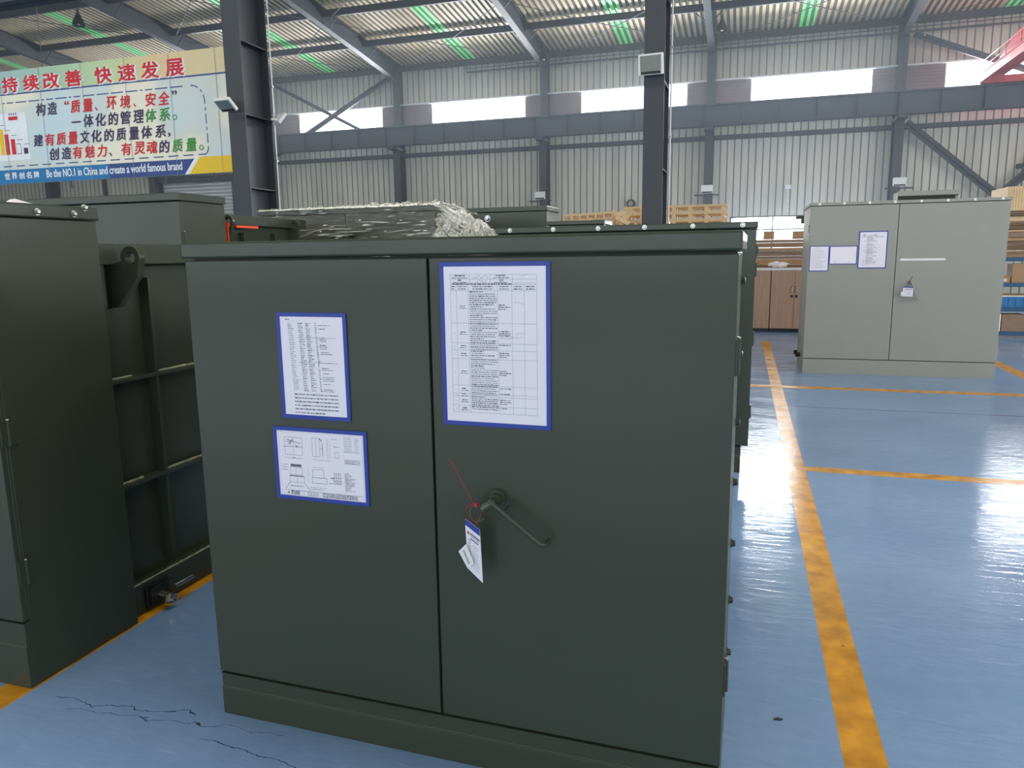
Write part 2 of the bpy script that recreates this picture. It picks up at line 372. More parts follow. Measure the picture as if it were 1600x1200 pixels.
for yy0, yy1 in ((5, WALL_Y + 0.4), (-18.5, 5)):
    c.add([(XL, yy0, roofz(yy0) + 0.1), (XR, yy0, roofz(yy0) + 0.1), (XR, yy1, roofz(yy1) + 0.1), (XL, yy1, roofz(yy1) + 0.1)], [(0, 1, 2, 3)])
c.flat = True
struct(c.build('ceiling', [ROOFM, mat('shade_tone_roof_groove', (140, 122, 98), 0.8)]), 'beige ribbed metal roof sheeting')  # roof grooves coloured dark to draw the shade between ribs
skl = ['farthest toward the shutter corner', 'above the banner, over its first letters', 'just past the top of the banner', 'to the shutter side of the braced bay', 'over the braced window bay', 'between the second and third wall columns', 'beside the tall centre column', 'above the grey cabinet side', 'past the crane', 'at the hall end']
for i, s_ in enumerate(SK):
    m_ = MB(); roof_strip(m_, s_ - 0.245, s_ + 0.245, 5.2, WALL_Y + 0.05); m_.flat = True
    o = m_.build('roof_light', [SKYL, SKYG])
    nm = {2: 'seen above the banner title', 3: 'seen above the dark column with the banner', 4: 'in the bay with crossed braces at the wall', 5: 'in the bay between braces and centre column', 6: 'ending just behind the tall centre column', 7: 'over the high window nearest the grey cabinet'}.get(i)
    tag(o, 'green translucent roof light strip %s' % (nm or ('number'[:0] + skl[i])), 'roof light', 'green roof light strips')
# side walls and opposite wall
sw = MB(); sw.box(XL - 0.1, XL, -18.5, WALL_Y + 0.3, 0, 11.1); struct(sw.build('wall_left', WALLM))
sw = MB().box(XR, XR + 0.1, -18.5, WALL_Y + 0.3, 0, 3.0).box(XR, XR + 0.1, -18.5, WALL_Y + 0.3, 6.6, 11.1).box(XR, XR + 0.1, -18.5, -7, 3.0, 6.6).box(XR, XR + 0.1, 19, WALL_Y + 0.3, 3.0, 6.6); struct(sw.build('wall_right', WALLM))  # unseen right wall, its window band added to go with the fill lamp
sw = MB(); sw.box(XL, XR, -18.5, -18.4, 0, 1.4).box(XL, XR, -18.5, -18.4, 7.0, 9.1)
for k in range(10): sw.box(FRAMES[k] - 0.3, FRAMES[k] + 0.3, -18.5, -18.4, 1.4, 7.0)
struct(sw.build('wall_front', WALLM), 'wall behind the photographer with tall window openings')

# ------------------------------------------------------------------ steel frame
def ibeam_poly(mb, a, b, w_, h_, tf, tw):
    """I section bar from a to b, h_ across, flanges w_ wide"""
    a = Vector(a); b = Vector(b)
    d = (b - a).normalized(); sd = d.cross(Vector((0, 0, 1))).normalized(); u = sd.cross(d).normalized()
    mb.bar(a + u * (h_ / 2 - tf / 2), b + u * (h_ / 2 - tf / 2), w_, tf); mb.bar(a - u * (h_ / 2 - tf / 2), b - u * (h_ / 2 - tf / 2), w_, tf); mb.bar(a, b, tw, h_)
desc = {0: 'far past the banner', 1: 'under the far end of the banner', 2: 'beside the roller shutter', 3: 'half hidden by the tall column with conduit', 4: 'just past the crossed window braces', 5: 'carrying a white lamp near the stacked cabinets', 6: 'carrying a white lamp, between pallets and cupboard', 7: 'behind the grey cabinet with a slanting brace', 8: 'beyond the crane', 9: 'at the hall end'}
for i, x in enumerate(FRAMES):
    if x < -31.2 - 0.1 or x > 11: pass
    m_ = MB()
    m_.box(x - 0.14, x + 0.14, WALL_Y - 0.62, WALL_Y - 0.605 + 0.01, 0, 5.75); m_.box(x - 0.14, x + 0.14, WALL_Y - 0.1, WALL_Y - 0.085, 0, 8.85)
    m_.box(x - 0.006, x + 0.006, WALL_Y - 0.61, WALL_Y - 0.09, 0, 5.75)
    m_.box(x - 0.14, x + 0.14, WALL_Y - 0.4, WALL_Y - 0.385, 5.75, 8.75); m_.box(x - 0.006, x + 0.006, WALL_Y - 0.4, WALL_Y - 0.09, 5.75, 8.85)
    r_ = thing('wall_column', 'dark grey steel wall column %s' % desc[i], 'column', (0, 0, 0), 0, 'steel columns along the window wall')
    m_.build('column_shaft', STEEL, r_)
    MB().box(x - 0.15, x + 0.15, WALL_Y - 1.15, WALL_Y - 0.05, 5.66, 5.765).build('crane_bracket', STEEL, r_)
for i, x in enumerate(FRAMES):
    m_ = MB()
    def rz(y, k): return roofz(y) - 0.03 - k
    ys = [WALL_Y - 0.1, 25, 20, 12, 5]
    dep = [0.62, 0.55, 0.5, 0.5, 0.6]
    for y0, y1, d0, d1 in zip(ys, ys[1:], dep, dep[1:]):
        for z0_, z1_ in ((0.0, 0.015), ):
            m_.add([(x - 0.006, y0, rz(y0, 0)), (x - 0.006, y1, rz(y1, 0)), (x - 0.006, y1, rz(y1, d1)), (x - 0.006, y0, rz(y0, d0)),
                    (x + 0.006, y0, rz(y0, 0)), (x + 0.006, y1, rz(y1, 0)), (x + 0.006, y1, rz(y1, d1)), (x + 0.006, y0, rz(y0, d0))],
                   [(0, 1, 2, 3), (7, 6, 5, 4), (0, 4, 5, 1), (3, 2, 6, 7)])
        m_.bar((x, y0, rz(y0, 0.01)), (x, y1, rz(y1, 0.01)), 0.22, 0.014); m_.bar((x, y0, rz(y0, d0)), (x, y1, rz(y1, d1)), 0.22, 0.014)
    r_ = thing('roof_rafter', 'dark steel roof rafter above the wall column %s' % desc[i], 'rafter', (0, 0, 0), 0, 'roof rafters')
    m_.build('rafter_web', STEEL, r_)
    for y_ in (25.55, 22.85, 20.15):
        if -27 < x < 6:
            for sx in (-1, 1):
                MB().bar((x + sx * 0.05, y_, rz(y_, 0.52)), (x + sx * 0.42, y_, rz(y_, 0.2)), 0.03, 0.03).build('fly_brace', STEEL, r_)
for k in range(9):
    y = 28.05 - 2.7 * k
    m_ = MB(); m_.box(XL, XR, y - 0.035, y - 0.03 + 0.03, roofz(y) - 0.27, roofz(y) - 0.06); m_.box(XL, XR, y - 0.035, y + 0.05, roofz(y) - 0.275, roofz(y) - 0.265)
    o = m_.build('roof_purlin', STEEL)
    tag(o, 'long dark purlin under the roof sheets, ' + ('at the eave over the windows', 'first one in from the eave', 'second one in from the eave', 'third one in from the eave', 'fourth one in from the eave', 'fifth one in from the eave', 'sixth one in from the eave', 'seventh one in from the eave', 'nearest the ridge')[k], 'purlin', 'roof purlins')
# wind bracing rods between rafters
for i in range(2, 9):
    x0, x1 = FRAMES[i - 1] + 0.1, FRAMES[i] - 0.1
    for ri, (a, b) in enumerate((((x0, 27.8), (x1, 22.9)), ((x1, 27.8), (x0, 22.9)), ((x0, 22.7), (x1, 17.5)), ((x1, 22.7), (x0, 17.5)))):
        dz_ = 0.0 if ri % 2 else 0.05
        za, zb = roofz(a[1]) - 0.33 - dz_, roofz(b[1]) - 0.33 - dz_
        pts = [(a[0] + (b[0] - a[0]) * t / 8, a[1] + (b[1] - a[1]) * t / 8, za + (zb - za) * t / 8 - 0.10 * math.sin(PI * t / 8)) for t in range(9)]
        tag(MB().tube(pts, 0.012, 6).build('bracing_rod', STEEL), ('eave side' if ri < 2 else 'ridge side') + ' thin roof rod, ' + ('one' if ri % 2 == 0 else 'other') + ' diagonal, rafter ' + desc[i - 1], 'bracing rod', 'thin roof bracing rods')
# crane beam along the wall, interior crane beam, girt, rail pipe
def ib(name, y, z0, z1, x0, x1, m_, label, cat, fl=0.34):
    q = MB().box(x0, x1, y - fl / 2, y + fl / 2, z0, z0 + 0.02).box(x0, x1, y - fl / 2, y + fl / 2, z1 - 0.02, z1).box(x0, x1, y - 0.008, y + 0.008, z0, z1)
    r_ = thing(name, label, cat); q.build('beam_web', m_, r_)
    k = 0
    while x0 + k * 1.2 < x1:
        xx = x0 + k * 1.2; MB().box(xx, xx + 0.012, y - 0.12, y - 0.008, z0 + 0.02, z1 - 0.02).build('stiffener', m_, r_); k += 1
    MB().box(x0, x1, y - 0.04, y + 0.04, z1, z1 + 0.05).build('crane_rail', m_, r_)
ib('crane_beam', 27.35, 5.78, 6.47, XL, XR, STEEL2, 'blue grey crane runway beam along the wall under the high windows', 'crane beam')
ib('crane_beam', 10.2, 5.72, 6.35, XL, XR, STEEL, 'crane runway beam high over the banner on the inner columns', 'crane beam')
tag(MB().box(XL, XR, WALL_Y - 0.24, WALL_Y - 0.12, 5.44, 5.58).box(XL, XR, WALL_Y - 0.12, WALL_Y - 0.04, 5.44, 5.46).build('wall_girt', STEEL), 'horizontal dark girt along the wall just below the crane beam', 'girt')
tag(MB().box(-28.36, -28.26, WALL_Y - 0.2, WALL_Y - 0.05, 0, 5.45).build('wall_post', STEEL), 'thin dark wall post seen below the banner between two wall columns', 'post')
r_ = thing('conduit_pipe', 'thin dark pipe with little hooks along the wall above the windows', 'pipe')
MB().tube([(-10.3, WALL_Y - 0.45, 8.75), (-10.3, WALL_Y - 0.45, 8.37), (XR, WALL_Y - 0.45, 8.37)], 0.035, 8).tube([(-10.3, WALL_Y - 0.45, 8.5), (XR, WALL_Y - 0.45, 8.52)], 0.015, 6).build('pipe_run', STEEL, r_)
x = -9.3
while x < XR: MB().box(x - 0.02, x + 0.02, WALL_Y - 0.47, WALL_Y - 0.43, 8.2, 8.34).build('pipe_hook', ZINC, r_); x += 1.45
# wall bracing
def brace(a, b, label, sz=0.13):
    y = WALL_Y - 0.45
    q = MB().bar((a[0], y, a[1]), (b[0], y, b[1]), 0.02, sz, (0, 0, 1)).bar((a[0], y - 0.04, a[1]), (b[0], y - 0.04, b[1]), 0.08, 0.02, (0, 0, 1))
    tag(q.build('diagonal_brace', STEEL), label, 'brace', 'diagonal braces on the window wall')
brace((-18.9, 8.62), (-13.6, 5.9), 'diagonal brace falling from the banner column across the first high window')
brace((-13.4, 8.5), (-18.8, 5.8), 'diagonal brace rising across the first high window, crossing another', 0.2)
MB().box(-16.35, -16.0, WALL_Y - 0.5, WALL_Y - 0.48, 7.0, 7.3)
brace((4.9, 8.3), (10.3, 6.05), 'diagonal brace above the grey cabinet running down to the crane bridge', 0.2)
brace((10.4, 8.3), (4.95, 6.05) if False else (8.0, 7.28), 'short diagonal brace hidden behind the crane bridge', 0.2)
brace((4.85, 5.6), (7.75, 3.08), 'long slanting wall brace behind the grey cabinet', 0.26)
brace((10.5, 5.95), (7.6, 3.12), 'slanting wall brace rising behind the wooden crate', 0.26)

# inner columns
def inner_column(x, y0, y1, wd_, label):
    r_ = thing('steel_column', label, 'column', (x, y0, 0), 0)
    d = y1 - y0
    q = MB().box(-wd_ / 2, wd_ / 2, 0, 0.018, 0, 9.9).box(-wd_ / 2, wd_ / 2, d - 0.018, d, 0, 9.9).box(-0.007, 0.007, 0.018, d - 0.018, 0, 9.9)
    q.build('column_shaft', STEEL, r_)
    for z in (1.5, 2.55, 3.6, 4.62, 5.65):
        MB().box(-wd_ / 2 + 0.005, wd_ / 2 - 0.005, 0.018, d - 0.018, z, z + 0.014).build('stiffener', STEEL, r_)
    MB().box(-0.3, 0.3, -0.1, d + 0.1, 0, 0.03).build('base_plate', STEEL, r_)
    return r_
colA = inner_column(-7.19, 9.70, 10.36, 0.29, 'tall dark grey steel column at the end of the banner')
colB = inner_column(-1.14, 9.70, 10.30, 0.25, 'tall dark steel column rising behind the front green cabinet')
def conduit(col, x, y, label, kind):
    q = MB().tube([(x, y, 0.1), (x, y, 9.5)], 0.011, 8)
    o = tag(q.build('cable_conduit', WHITE), label, 'conduit')
    for z in [0.8 + 1.1 * k for k in range(8)]: MB().box(x - 0.02, x + 0.02, y - 0.02, y + 0.014, z, z + 0.02).build('pipe_clip', ZINC, o)
    return o
conduit(colA, -7.02, 10.38, 'thin white cable conduit running up the column beside the banner', 0)
conduit(colB, -0.99, 10.28, 'thin white cable conduit running up the column behind the cabinets', 0)
def flood(loc, rz, rx, wd_, ht, label, wire=True):
    r_ = thing('flood_light', label, 'flood light', loc, rz)
    Mx = Matrix.Rotation(rx, 4, 'X')
    def place(q): q.v = [tuple(Mx @ Vector(v)) for v in q.v]; return q
    place(MB().box(-wd_ / 2, wd_ / 2, 0, 0.05, -ht / 2, ht / 2)).build('lamp_housing', WHITE, r_, bevel=0.008)
    place(MB().box(-wd_ / 2 + 0.025, wd_ / 2 - 0.025, -0.004, 0.001, -ht / 2 + 0.05, ht / 2 - 0.02)).build('lamp_glass', LENS, r_)
    place(MB().box(-wd_ / 2 + 0.03, wd_ / 2 - 0.03, -0.006, 0.0, -ht / 2 + 0.012, -ht / 2 + 0.045)).build('driver_strip', DARKM, r_)
    q = MB().box(-0.02, 0.02, 0.04, 0.16, -0.015, 0.015); q.build('mounting_arm', WHITE, r_)
    return r_
flood((-1.17, 9.56, 3.76), math.radians(-4), math.radians(12), 0.3, 0.24, 'white flood light on the tall column behind the front green cabinet')
flood((-7.23, 9.50, 3.69), math.radians(-4), math.radians(53), 0.285, 0.22, 'tilted flood light in front of the banner end of its column')
flood((-6.93, 10.42, 3.62), math.radians(150), math.radians(40), 0.22, 0.2, 'small flood light on the far side of the banner column')

for i, (x, lab) in enumerate(((-7.4, 'small white wall lamp on the column above the stacked green cabinets'), (-1.35, 'small white wall lamp on the column above the pallet stack'), (4.74, 'small white wall lamp on the column over the grey cabinet'), (-19.2, 'small white wall lamp low on the column next to the wrapped cabinet'))):
    z = 3.72 if i < 3 else 3.0
    r_ = thing('wall_lamp', lab, 'lamp', (x, WALL_Y - 0.74, z), 0)
    MB().box(-0.2, 0.2, 0, 0.08, -0.14, 0.14).build('lamp_housing', WHITE, r_, bevel=0.01)
    MB().box(-0.17, 0.17, -0.004, 0.0, -0.13, -0.08).build('driver_strip', DARKM, r_)
    MB().box(-0.42, 0.42, 0.06, 0.12, -0.22, -0.17).build('lamp_bracket', STEEL, r_)
for x, z, lab in ((-4.08, 3.35, 'round grey wall fitting above the broken pallet boards'),):
    r_ = thing('wall_fitting', lab, 'fitting', (x, WALL_Y - 0.1, z)); MB().tube([(0, 0.1, 0), (0, -0.06, 0)], 0.16, 16).build('fitting_body', STEEL, r_); MB().tube([(0, -0.06, 0), (0, -0.12, 0)], 0.09, 16).build('fitting_lens', LENS, r_)
for px_, z, lab in ((1.35, 3.72, 'tiny white socket box on the wall left of the grey cabinet'), (8.3, 4.1, 'tiny dark socket box on the wall above the crate'), (-10.0, 3.05, 'tiny white socket box on the wall above the bolt headed cabinet')):
    r_ = thing('socket_box', lab.replace('left of', 'near'), 'socket box', (px_, WALL_Y - 0.05, z)); MB().box(-0.1, 0.1, -0.08, 0.05, -0.05, 0.09).build('box_body', WHITE if z < 4 else STEEL, r_, bevel=0.01); MB().tube([(0, -0.02, -0.05), (0, -0.02, -0.5)], 0.02, 6).build('cable', SILLM, r_)
# high bay lamps
def high_bay(x, y, z, label):
    r_ = thing('high_bay_lamp', label, 'lamp', (x, y, z)); r_.scale = (0.68, 0.68, 0.68)
    q = MB(); pr = [(0.05, 0.34), (0.09, 0.30), (0.12, 0.2), (0.22, 0.02), (0.27, -0.12), (0.28, -0.2)]
    n = 20; vs = [(r__ * math.cos(2 * PI * k / n), r__ * math.sin(2 * PI * k / n), zz) for r__, zz in pr for k in range(n)]
    q.add(vs, [(i * n + k, i * n + (k + 1) % n, (i + 1) * n + (k + 1) % n, (i + 1) * n + k) for i in range(len(pr) - 1) for k in range(n)])
    q.build('lamp_shade', DARKM, r_, smooth=True)
    MB().tube([(0, 0, 0.3), (0, 0, 0.5)], 0.06, 12).build('lamp_head', STEEL, r_); MB().tube([(0, 0, 0.5), (0.25, 0, 0.85)], 0.012, 6).build('hook', STEEL, r_)
    MB().tube([(0, 0, -0.16), (0, 0, 0.1)], 0.06, 12).build('bulb', WHITE, r_)
high_bay(-19.95, 19.5, 8.85, 'dark bell shaped high bay lamp hanging over the banner')
high_bay(-0.95, 25.9, 8.55, 'bell shaped high bay lamp hanging by the eave near the centre column')
high_bay(-7.0, 26.8, 8.4, 'bell shaped high bay lamp at the rafter between the window bays')

# red bridge crane
r_ = thing('bridge_crane', 'red overhead bridge crane girder standing on the wall runway beam', 'crane', (0, 0, 0))
q = MB(); 
q.prism([(27.3, 6.74), (27.3, 6.80), (25.0, 7.42), (4.0, 7.42), (4.0, 6.74)], 6.95, 7.35, 'x'); q.build('box_girder', CRANE, r_)
q = MB().box(6.60, 6.95, 4.0, 27.2, 6.735, 6.755); q.build('walkway', CRANE, r_)
q = MB()
for z_ in (6.9, 7.08): q.tube([(6.62, 27.2, z_), (6.62, 4, z_)], 0.015, 6)
yy = 27.0
while yy > 5: q.bar((6.62, yy, 6.74), (6.62, yy, 7.08), 0.02, 0.02); yy -= 1.2
q.build('handrail', CRANE, r_)
MB().box(6.74, 9.2, 27.2, 27.5, 6.525, 6.735).build('end_carriage', CRANE, r_)
MB().box(6.62, 6.72, 4.0, 27.1, 6.50, 6.73).build('conductor_beam', CRANE, r_)

# ------------------------------------------------------------------ banner
def text_mesh(txt, size, off=0.0, shear=0.0, sp=1.0):
    cu = D.curves.new('t', 'FONT'); cu.body = txt; cu.size = size; cu.offset = off; cu.shear = shear; cu.space_character = sp; cu.resolution_u = 3; cu.fill_mode = 'FRONT'
    o = D.objects.new('t', cu); COL.objects.link(o)
    dg = bpy.context.evaluated_depsgraph_get(); dg.update()
    me = D.meshes.new_from_object(o.evaluated_get(dg)); vs = [tuple(v.co) for v in me.vertices]; fs = [tuple(p.vertices) for p in me.polygons]
    D.objects.remove(o); D.curves.remove(cu); D.meshes.remove(me)
    return vs, fs
def put_text(mb, txt, x0, x1, z, h, y, off=0.0, shear=0.0, mi=None):
    """text stretched to the span x0..x1 with height h, baseline z"""
    vs, fs = text_mesh(txt, 1.0, off, shear)
    if not vs: return
    if mi is not None: mb.mi = mi
    ax = min(v[0] for v in vs); bx = max(v[0] for v in vs); az = min(v[1] for v in vs); bz = max(v[1] for v in vs)
    kx = (x1 - x0) / (bx - ax); kz = h / (bz - az) if h else kx
    mb.add([(x0 + (v[0] - ax) * kx, y, z + (v[1] - az) * kz) for v in vs], fs)
BY = 10.48
bX0, bX1, bZ0, bZ1 = -15.2, -7.30, 2.90, 4.80
def banner_mat():
    m, t, p = new_mat('printed_banner_sheet'); N = t.nodes; L = t.links
    tc = N.new('ShaderNodeTexCoord'); sp = N.new('ShaderNodeSeparateXYZ'); L.new(tc.outputs['Object'], sp.inputs[0])
    nz = N.new('ShaderNodeTexNoise'); nz.inputs['Scale'].default_value = 0.7; nz.inputs['Detail'].default_value = 1; L.new(tc.outputs['Object'], nz.inputs['Vector'])
    cr = N.new('ShaderNodeValToRGB'); e = cr.color_ramp.elements
    e[0].position = 0.3; e[0].color = lin(200, 222, 228); e[1].position = 0.56; e[1].color = lin(238, 232, 210)
    e2 = e.new(0.5); e2.color = lin(214, 218, 208)
    L.new(nz.outputs[0], cr.inputs[0])
    # top strip: blue green to ochre print
    mr = N.new('ShaderNodeMapRange'); mr.inputs[1].default_value = -13; mr.inputs[2].default_value = -8.3; L.new(sp.outputs[0], mr.inputs[0])
    ct = N.new('ShaderNodeValToRGB'); f = ct.color_ramp.elements
    f[0].position = 0; f[0].color = lin(160, 190, 200); f[1].position = 1; f[1].color = lin(226, 208, 160)
    g = f.new(0.35); g.color = lin(168, 200, 170); g = f.new(0.6); g.color = lin(196, 214, 160); g = f.new(0.78); g.color = lin(226, 196, 150)
    L.new(mr.outputs[0], ct.inputs[0])
    gt = N.new('ShaderNodeMath'); gt.operation = 'GREATER_THAN'; gt.inputs[1].default_value = 4.43; L.new(sp.outputs[2], gt.inputs[0])
    mx = N.new('ShaderNodeMix'); mx.data_type = 'RGBA'; L.new(gt.outputs[0], mx.inputs[0]); L.new(cr.outputs[0], mx.inputs[6]); L.new(ct.outputs[0], mx.inputs[7])
    L.new(mx.outputs[2], p.inputs['Base Color']); p.inputs['Roughness'].default_value = 0.5
    return m
BANM = banner_mat()
CB = mat('banner_blue', (30, 116, 172), 0.5, var=0.05); CN = mat('banner_navy', (46, 72, 130), 0.5); CY = mat('banner_yellow', (236, 196, 30), 0.5, var=0.05)
CT = mat('banner_dark_text', (60, 50, 84), 0.6); CR_ = mat('banner_red_text', (206, 40, 48), 0.6); CG = mat('banner_green_text', (62, 142, 58), 0.6); CW = mat('banner_white_print', (235, 238, 240), 0.6)
ban = thing('wall_banner', 'long printed banner with red and dark Chinese slogans hanging at the inner column', 'banner')
q = MB().box(bX0, bX1, BY, BY + 0.03, bZ0, bZ1); q.build('banner_sheet', BANM, ban)
q = MB(); q.flat = True
y1, y2, y3, y4 = BY - 0.002, BY - 0.004, BY - 0.006, BY - 0.008
def rect(mb, x0, x1, z0, z1, y, mi): mb.mi = mi; mb.quad((x0, y, z0), (x1, y, z0), (x1, y, z1), (x0, y, z1))
mats_b = [CB, CN, CY, CT, CR_, CG, CW, STEEL, mat('banner_joint', (150, 156, 158), 0.6)]
k_ = (BY / 10.6)
rect(q, bX0, -8.72 * k_, bZ0, 3.14, y1, 0); rect(q, -10.4, -8.72 * k_, bZ0, 3.14, y2, 1)
q.mi = 6; q.add([(-8.95 * k_, y2 - 0.001, bZ0), (-8.85 * k_, y2 - 0.001, bZ0), (-8.62 * k_, y2 - 0.001, 3.16), (-8.72 * k_, y2 - 0.001, 3.16)], [(0, 1, 2, 3)])
q.mi = 2; q.add([(-8.86 * k_, y3, bZ0), (bX1, y3, bZ0), (bX1, y3, 3.16), (-8.63 * k_, y3, 3.16)], [(0, 1, 2, 3)])
rect(q, bX0, bX1, 4.40, 4.425, y1, 1)
# dash-dot rounded frame
path = [(x_, 4.27) for x_ in [bX0 + 0.05 * i for i in range(int((-8.62 - bX0) / 0.05))]]
cx, cz, rr = -8.60, 4.02, 0.25
path += [(cx + rr * math.sin(t), cz + rr * math.cos(t)) for t in [PI / 2 * i / 8 for i in range(9)]]
path += [(cx + rr, cz - 0.05 * i) for i in range(1, 16)]
path += [(cx + rr - 0.05 * i, 3.20) for i in range(1, 136)]
q.mi = 1; acc = 0
for a_, b_ in zip(path, path[1:]):
    d_ = math.hypot(b_[0] - a_[0], b_[1] - a_[1])
    if d_ > 0.3: continue
    acc += d_; ph = acc % 0.30
    if ph < 0.19 or 0.23 < ph < 0.265:
        nx, nz_ = -(b_[1] - a_[1]) / d_ * 0.009, (b_[0] - a_[0]) / d_ * 0.009
        q.add([(a_[0] - nx, y1, a_[1] - nz_), (b_[0] - nx, y1, b_[1] - nz_), (b_[0] + nx, y1, b_[1] + nz_), (a_[0] + nx, y1, a_[1] + nz_)], [(0, 1, 2, 3)])
# panel joints
for xx in (-14.4, -13.52, -12.609, -11.71, -10.79, -9.88, -8.99, -8.1): rect(q, xx, xx + 0.008, bZ0, bZ1, y4 - 0.001, 8)
# title: white shadow then red
title = list(zip('持续改善快速发展', (-12.53, -11.893, -11.443, -10.958, -10.322, -9.836, -9.364, -8.875)))
def bold(mb, ch, x0, x1, z, h, y, sh, mi, wt, off=0.0):
    for k_2, (dx, dz) in enumerate(((0, 0), (wt, 0), (-wt, 0), (0, wt * 0.7), (0, -wt * 0.7), (wt * .7, wt * .5), (-wt * .7, -wt * .5))):
        put_text(mb, ch, x0 + dx, x1 + dx, z + dz, h, y - 0.00005 * k_2, off, sh, mi)
tx = [-12.372 - 0.0] + [c_[1] for c_ in title[1:]]
for (ch, _), xc in zip(title, tx):
    bold(q, ch, xc - 0.155, xc + 0.195, 4.432, 0.25, y2, 0, 6, 0.026)
    bold(q, ch, xc - 0.17, xc + 0.17, 4.442, 0.25, y3, 0, 4, 0.012)
def row(txt, cols_, xs_, z, h):
    for ch, mi, xc in zip(txt, cols_, xs_):
        mi = int(mi)
        if ch in '、，': bold(q, ch, xc - 0.05, xc + 0.0, z - 0.0, 0.06, y3, 0, mi, 0.004)
        elif ch == '。': put_text(q, ch, xc - 0.045, xc + 0.045, z, 0.085, y3, 0, 0, mi)
        elif ch in '“”': bold(q, ch, xc - 0.045, xc + 0.045, z + 0.14, 0.06, y3, 0, mi, 0.005)
        elif ch == '一': bold(q, ch, xc - 0.1, xc + 0.1, z + 0.085, 0.02, y3, 0, mi, 0.004)
        else: bold(q, ch, xc - 0.105, xc + 0.11, z, h, y3, 0.15, mi, 0.0065)
row('构造“质量、环境、安全”', '334444444443', (-11.744, -11.494, -11.16, -10.978, -10.715, -10.51, -10.205, -9.925, -9.707, -9.408, -9.138, -8.922), 4.015, 0.2)
row('一体化的管理体系。', '333333555', (-10.994, -10.728, -10.469, -10.205, -9.938, -9.681, -9.426, -9.156, -8.952), 3.765, 0.2)
row('建有质量文化的质量体系，', '344433333333', (-11.882, -11.621, -11.366, -11.109, -10.85, -10.594, -10.327, -10.072, -9.807, -9.541, -9.268, -9.07), 3.51, 0.195)
row('创造有魅力、有灵魂的质量。', '3344434443555', (-11.553, -11.29, -11.039, -10.775, -10.51, -10.307, -9.99, -9.727, -9.468, -9.213, -8.95, -8.68, -8.48), 3.265, 0.195)
for i_, ch in enumerate('世界创名牌'): xc = -12.69 + 0.17 * i_; bold(q, ch, xc - 0.06, xc + 0.06, 2.98, 0.11, y3, 0, 6, 0.004)
bold(q, 'Be the NO.1 in China and create a world famous brand', -11.778, -8.892, 2.975, 0.13, y3, 0, 6, 0.0035)
# chart print
rect(q, -13.6, -12.1, 3.3, 4.1, y2 + 0.001, 6)
for i_, (xb, zt, mi) in enumerate(((-12.86, 3.84, 2), (-12.74, 3.75, 4), (-12.6, 3.66, 4), (-12.47, 3.58, 6), (-12.32, 3.5, 3), (-12.98, 3.9, 2), (-13.1, 3.95, 5))):
    xb *= k_; rect(q, xb - 0.05, xb + 0.045, 3.4, zt, y3, mi if mi != 6 else 7) if mi != 6 else (rect(q, xb - 0.05, xb + 0.045, 3.4, zt, y3, 3), rect(q, xb - 0.043, xb + 0.038, 3.41, zt - 0.01, y4, 6))
    rect(q, xb - 0.03, xb + 0.1, zt + 0.06, zt + 0.068, y3, 7)
rect(q, -12.5, -12.29, 3.98, 4.12, y3, 6); rect(q, -12.5, -12.29, 3.98, 4.04, y4, 4)
for i_ in range(4): rect(q, -12.48 + 0.05 * i_, -12.46 + 0.05 * i_, 4.06, 4.10, y4, 3)
o = q.build('banner_print', mats_b, ban)
MB().box(bX0, bX1, BY + 0.03, BY + 0.06, bZ1 - 0.05, bZ1).box(bX0, bX1, BY + 0.03, BY + 0.06, bZ0, bZ0 + 0.05).box(-14.2, -14.12, BY + 0.03, BY + 0.06, bZ0, bZ1).box(-10.8, -10.72, BY + 0.03, BY + 0.06, bZ0, bZ1).build('banner_frame', ZINC, ban)
for xx in (-11.3, -9.3, -8.3, -7.75): MB().bar((xx, BY + 0.05, bZ0 - 0.12), (xx, BY + 0.05, bZ0 + 0.02), 0.02, 0.02).build('hanger', STEEL, ban)
MB().box(-8.75, -7.5, BY + 0.05, BY + 0.09, bZ0 - 0.13, bZ0 - 0.08).build('lower_rail', STEEL, ban)

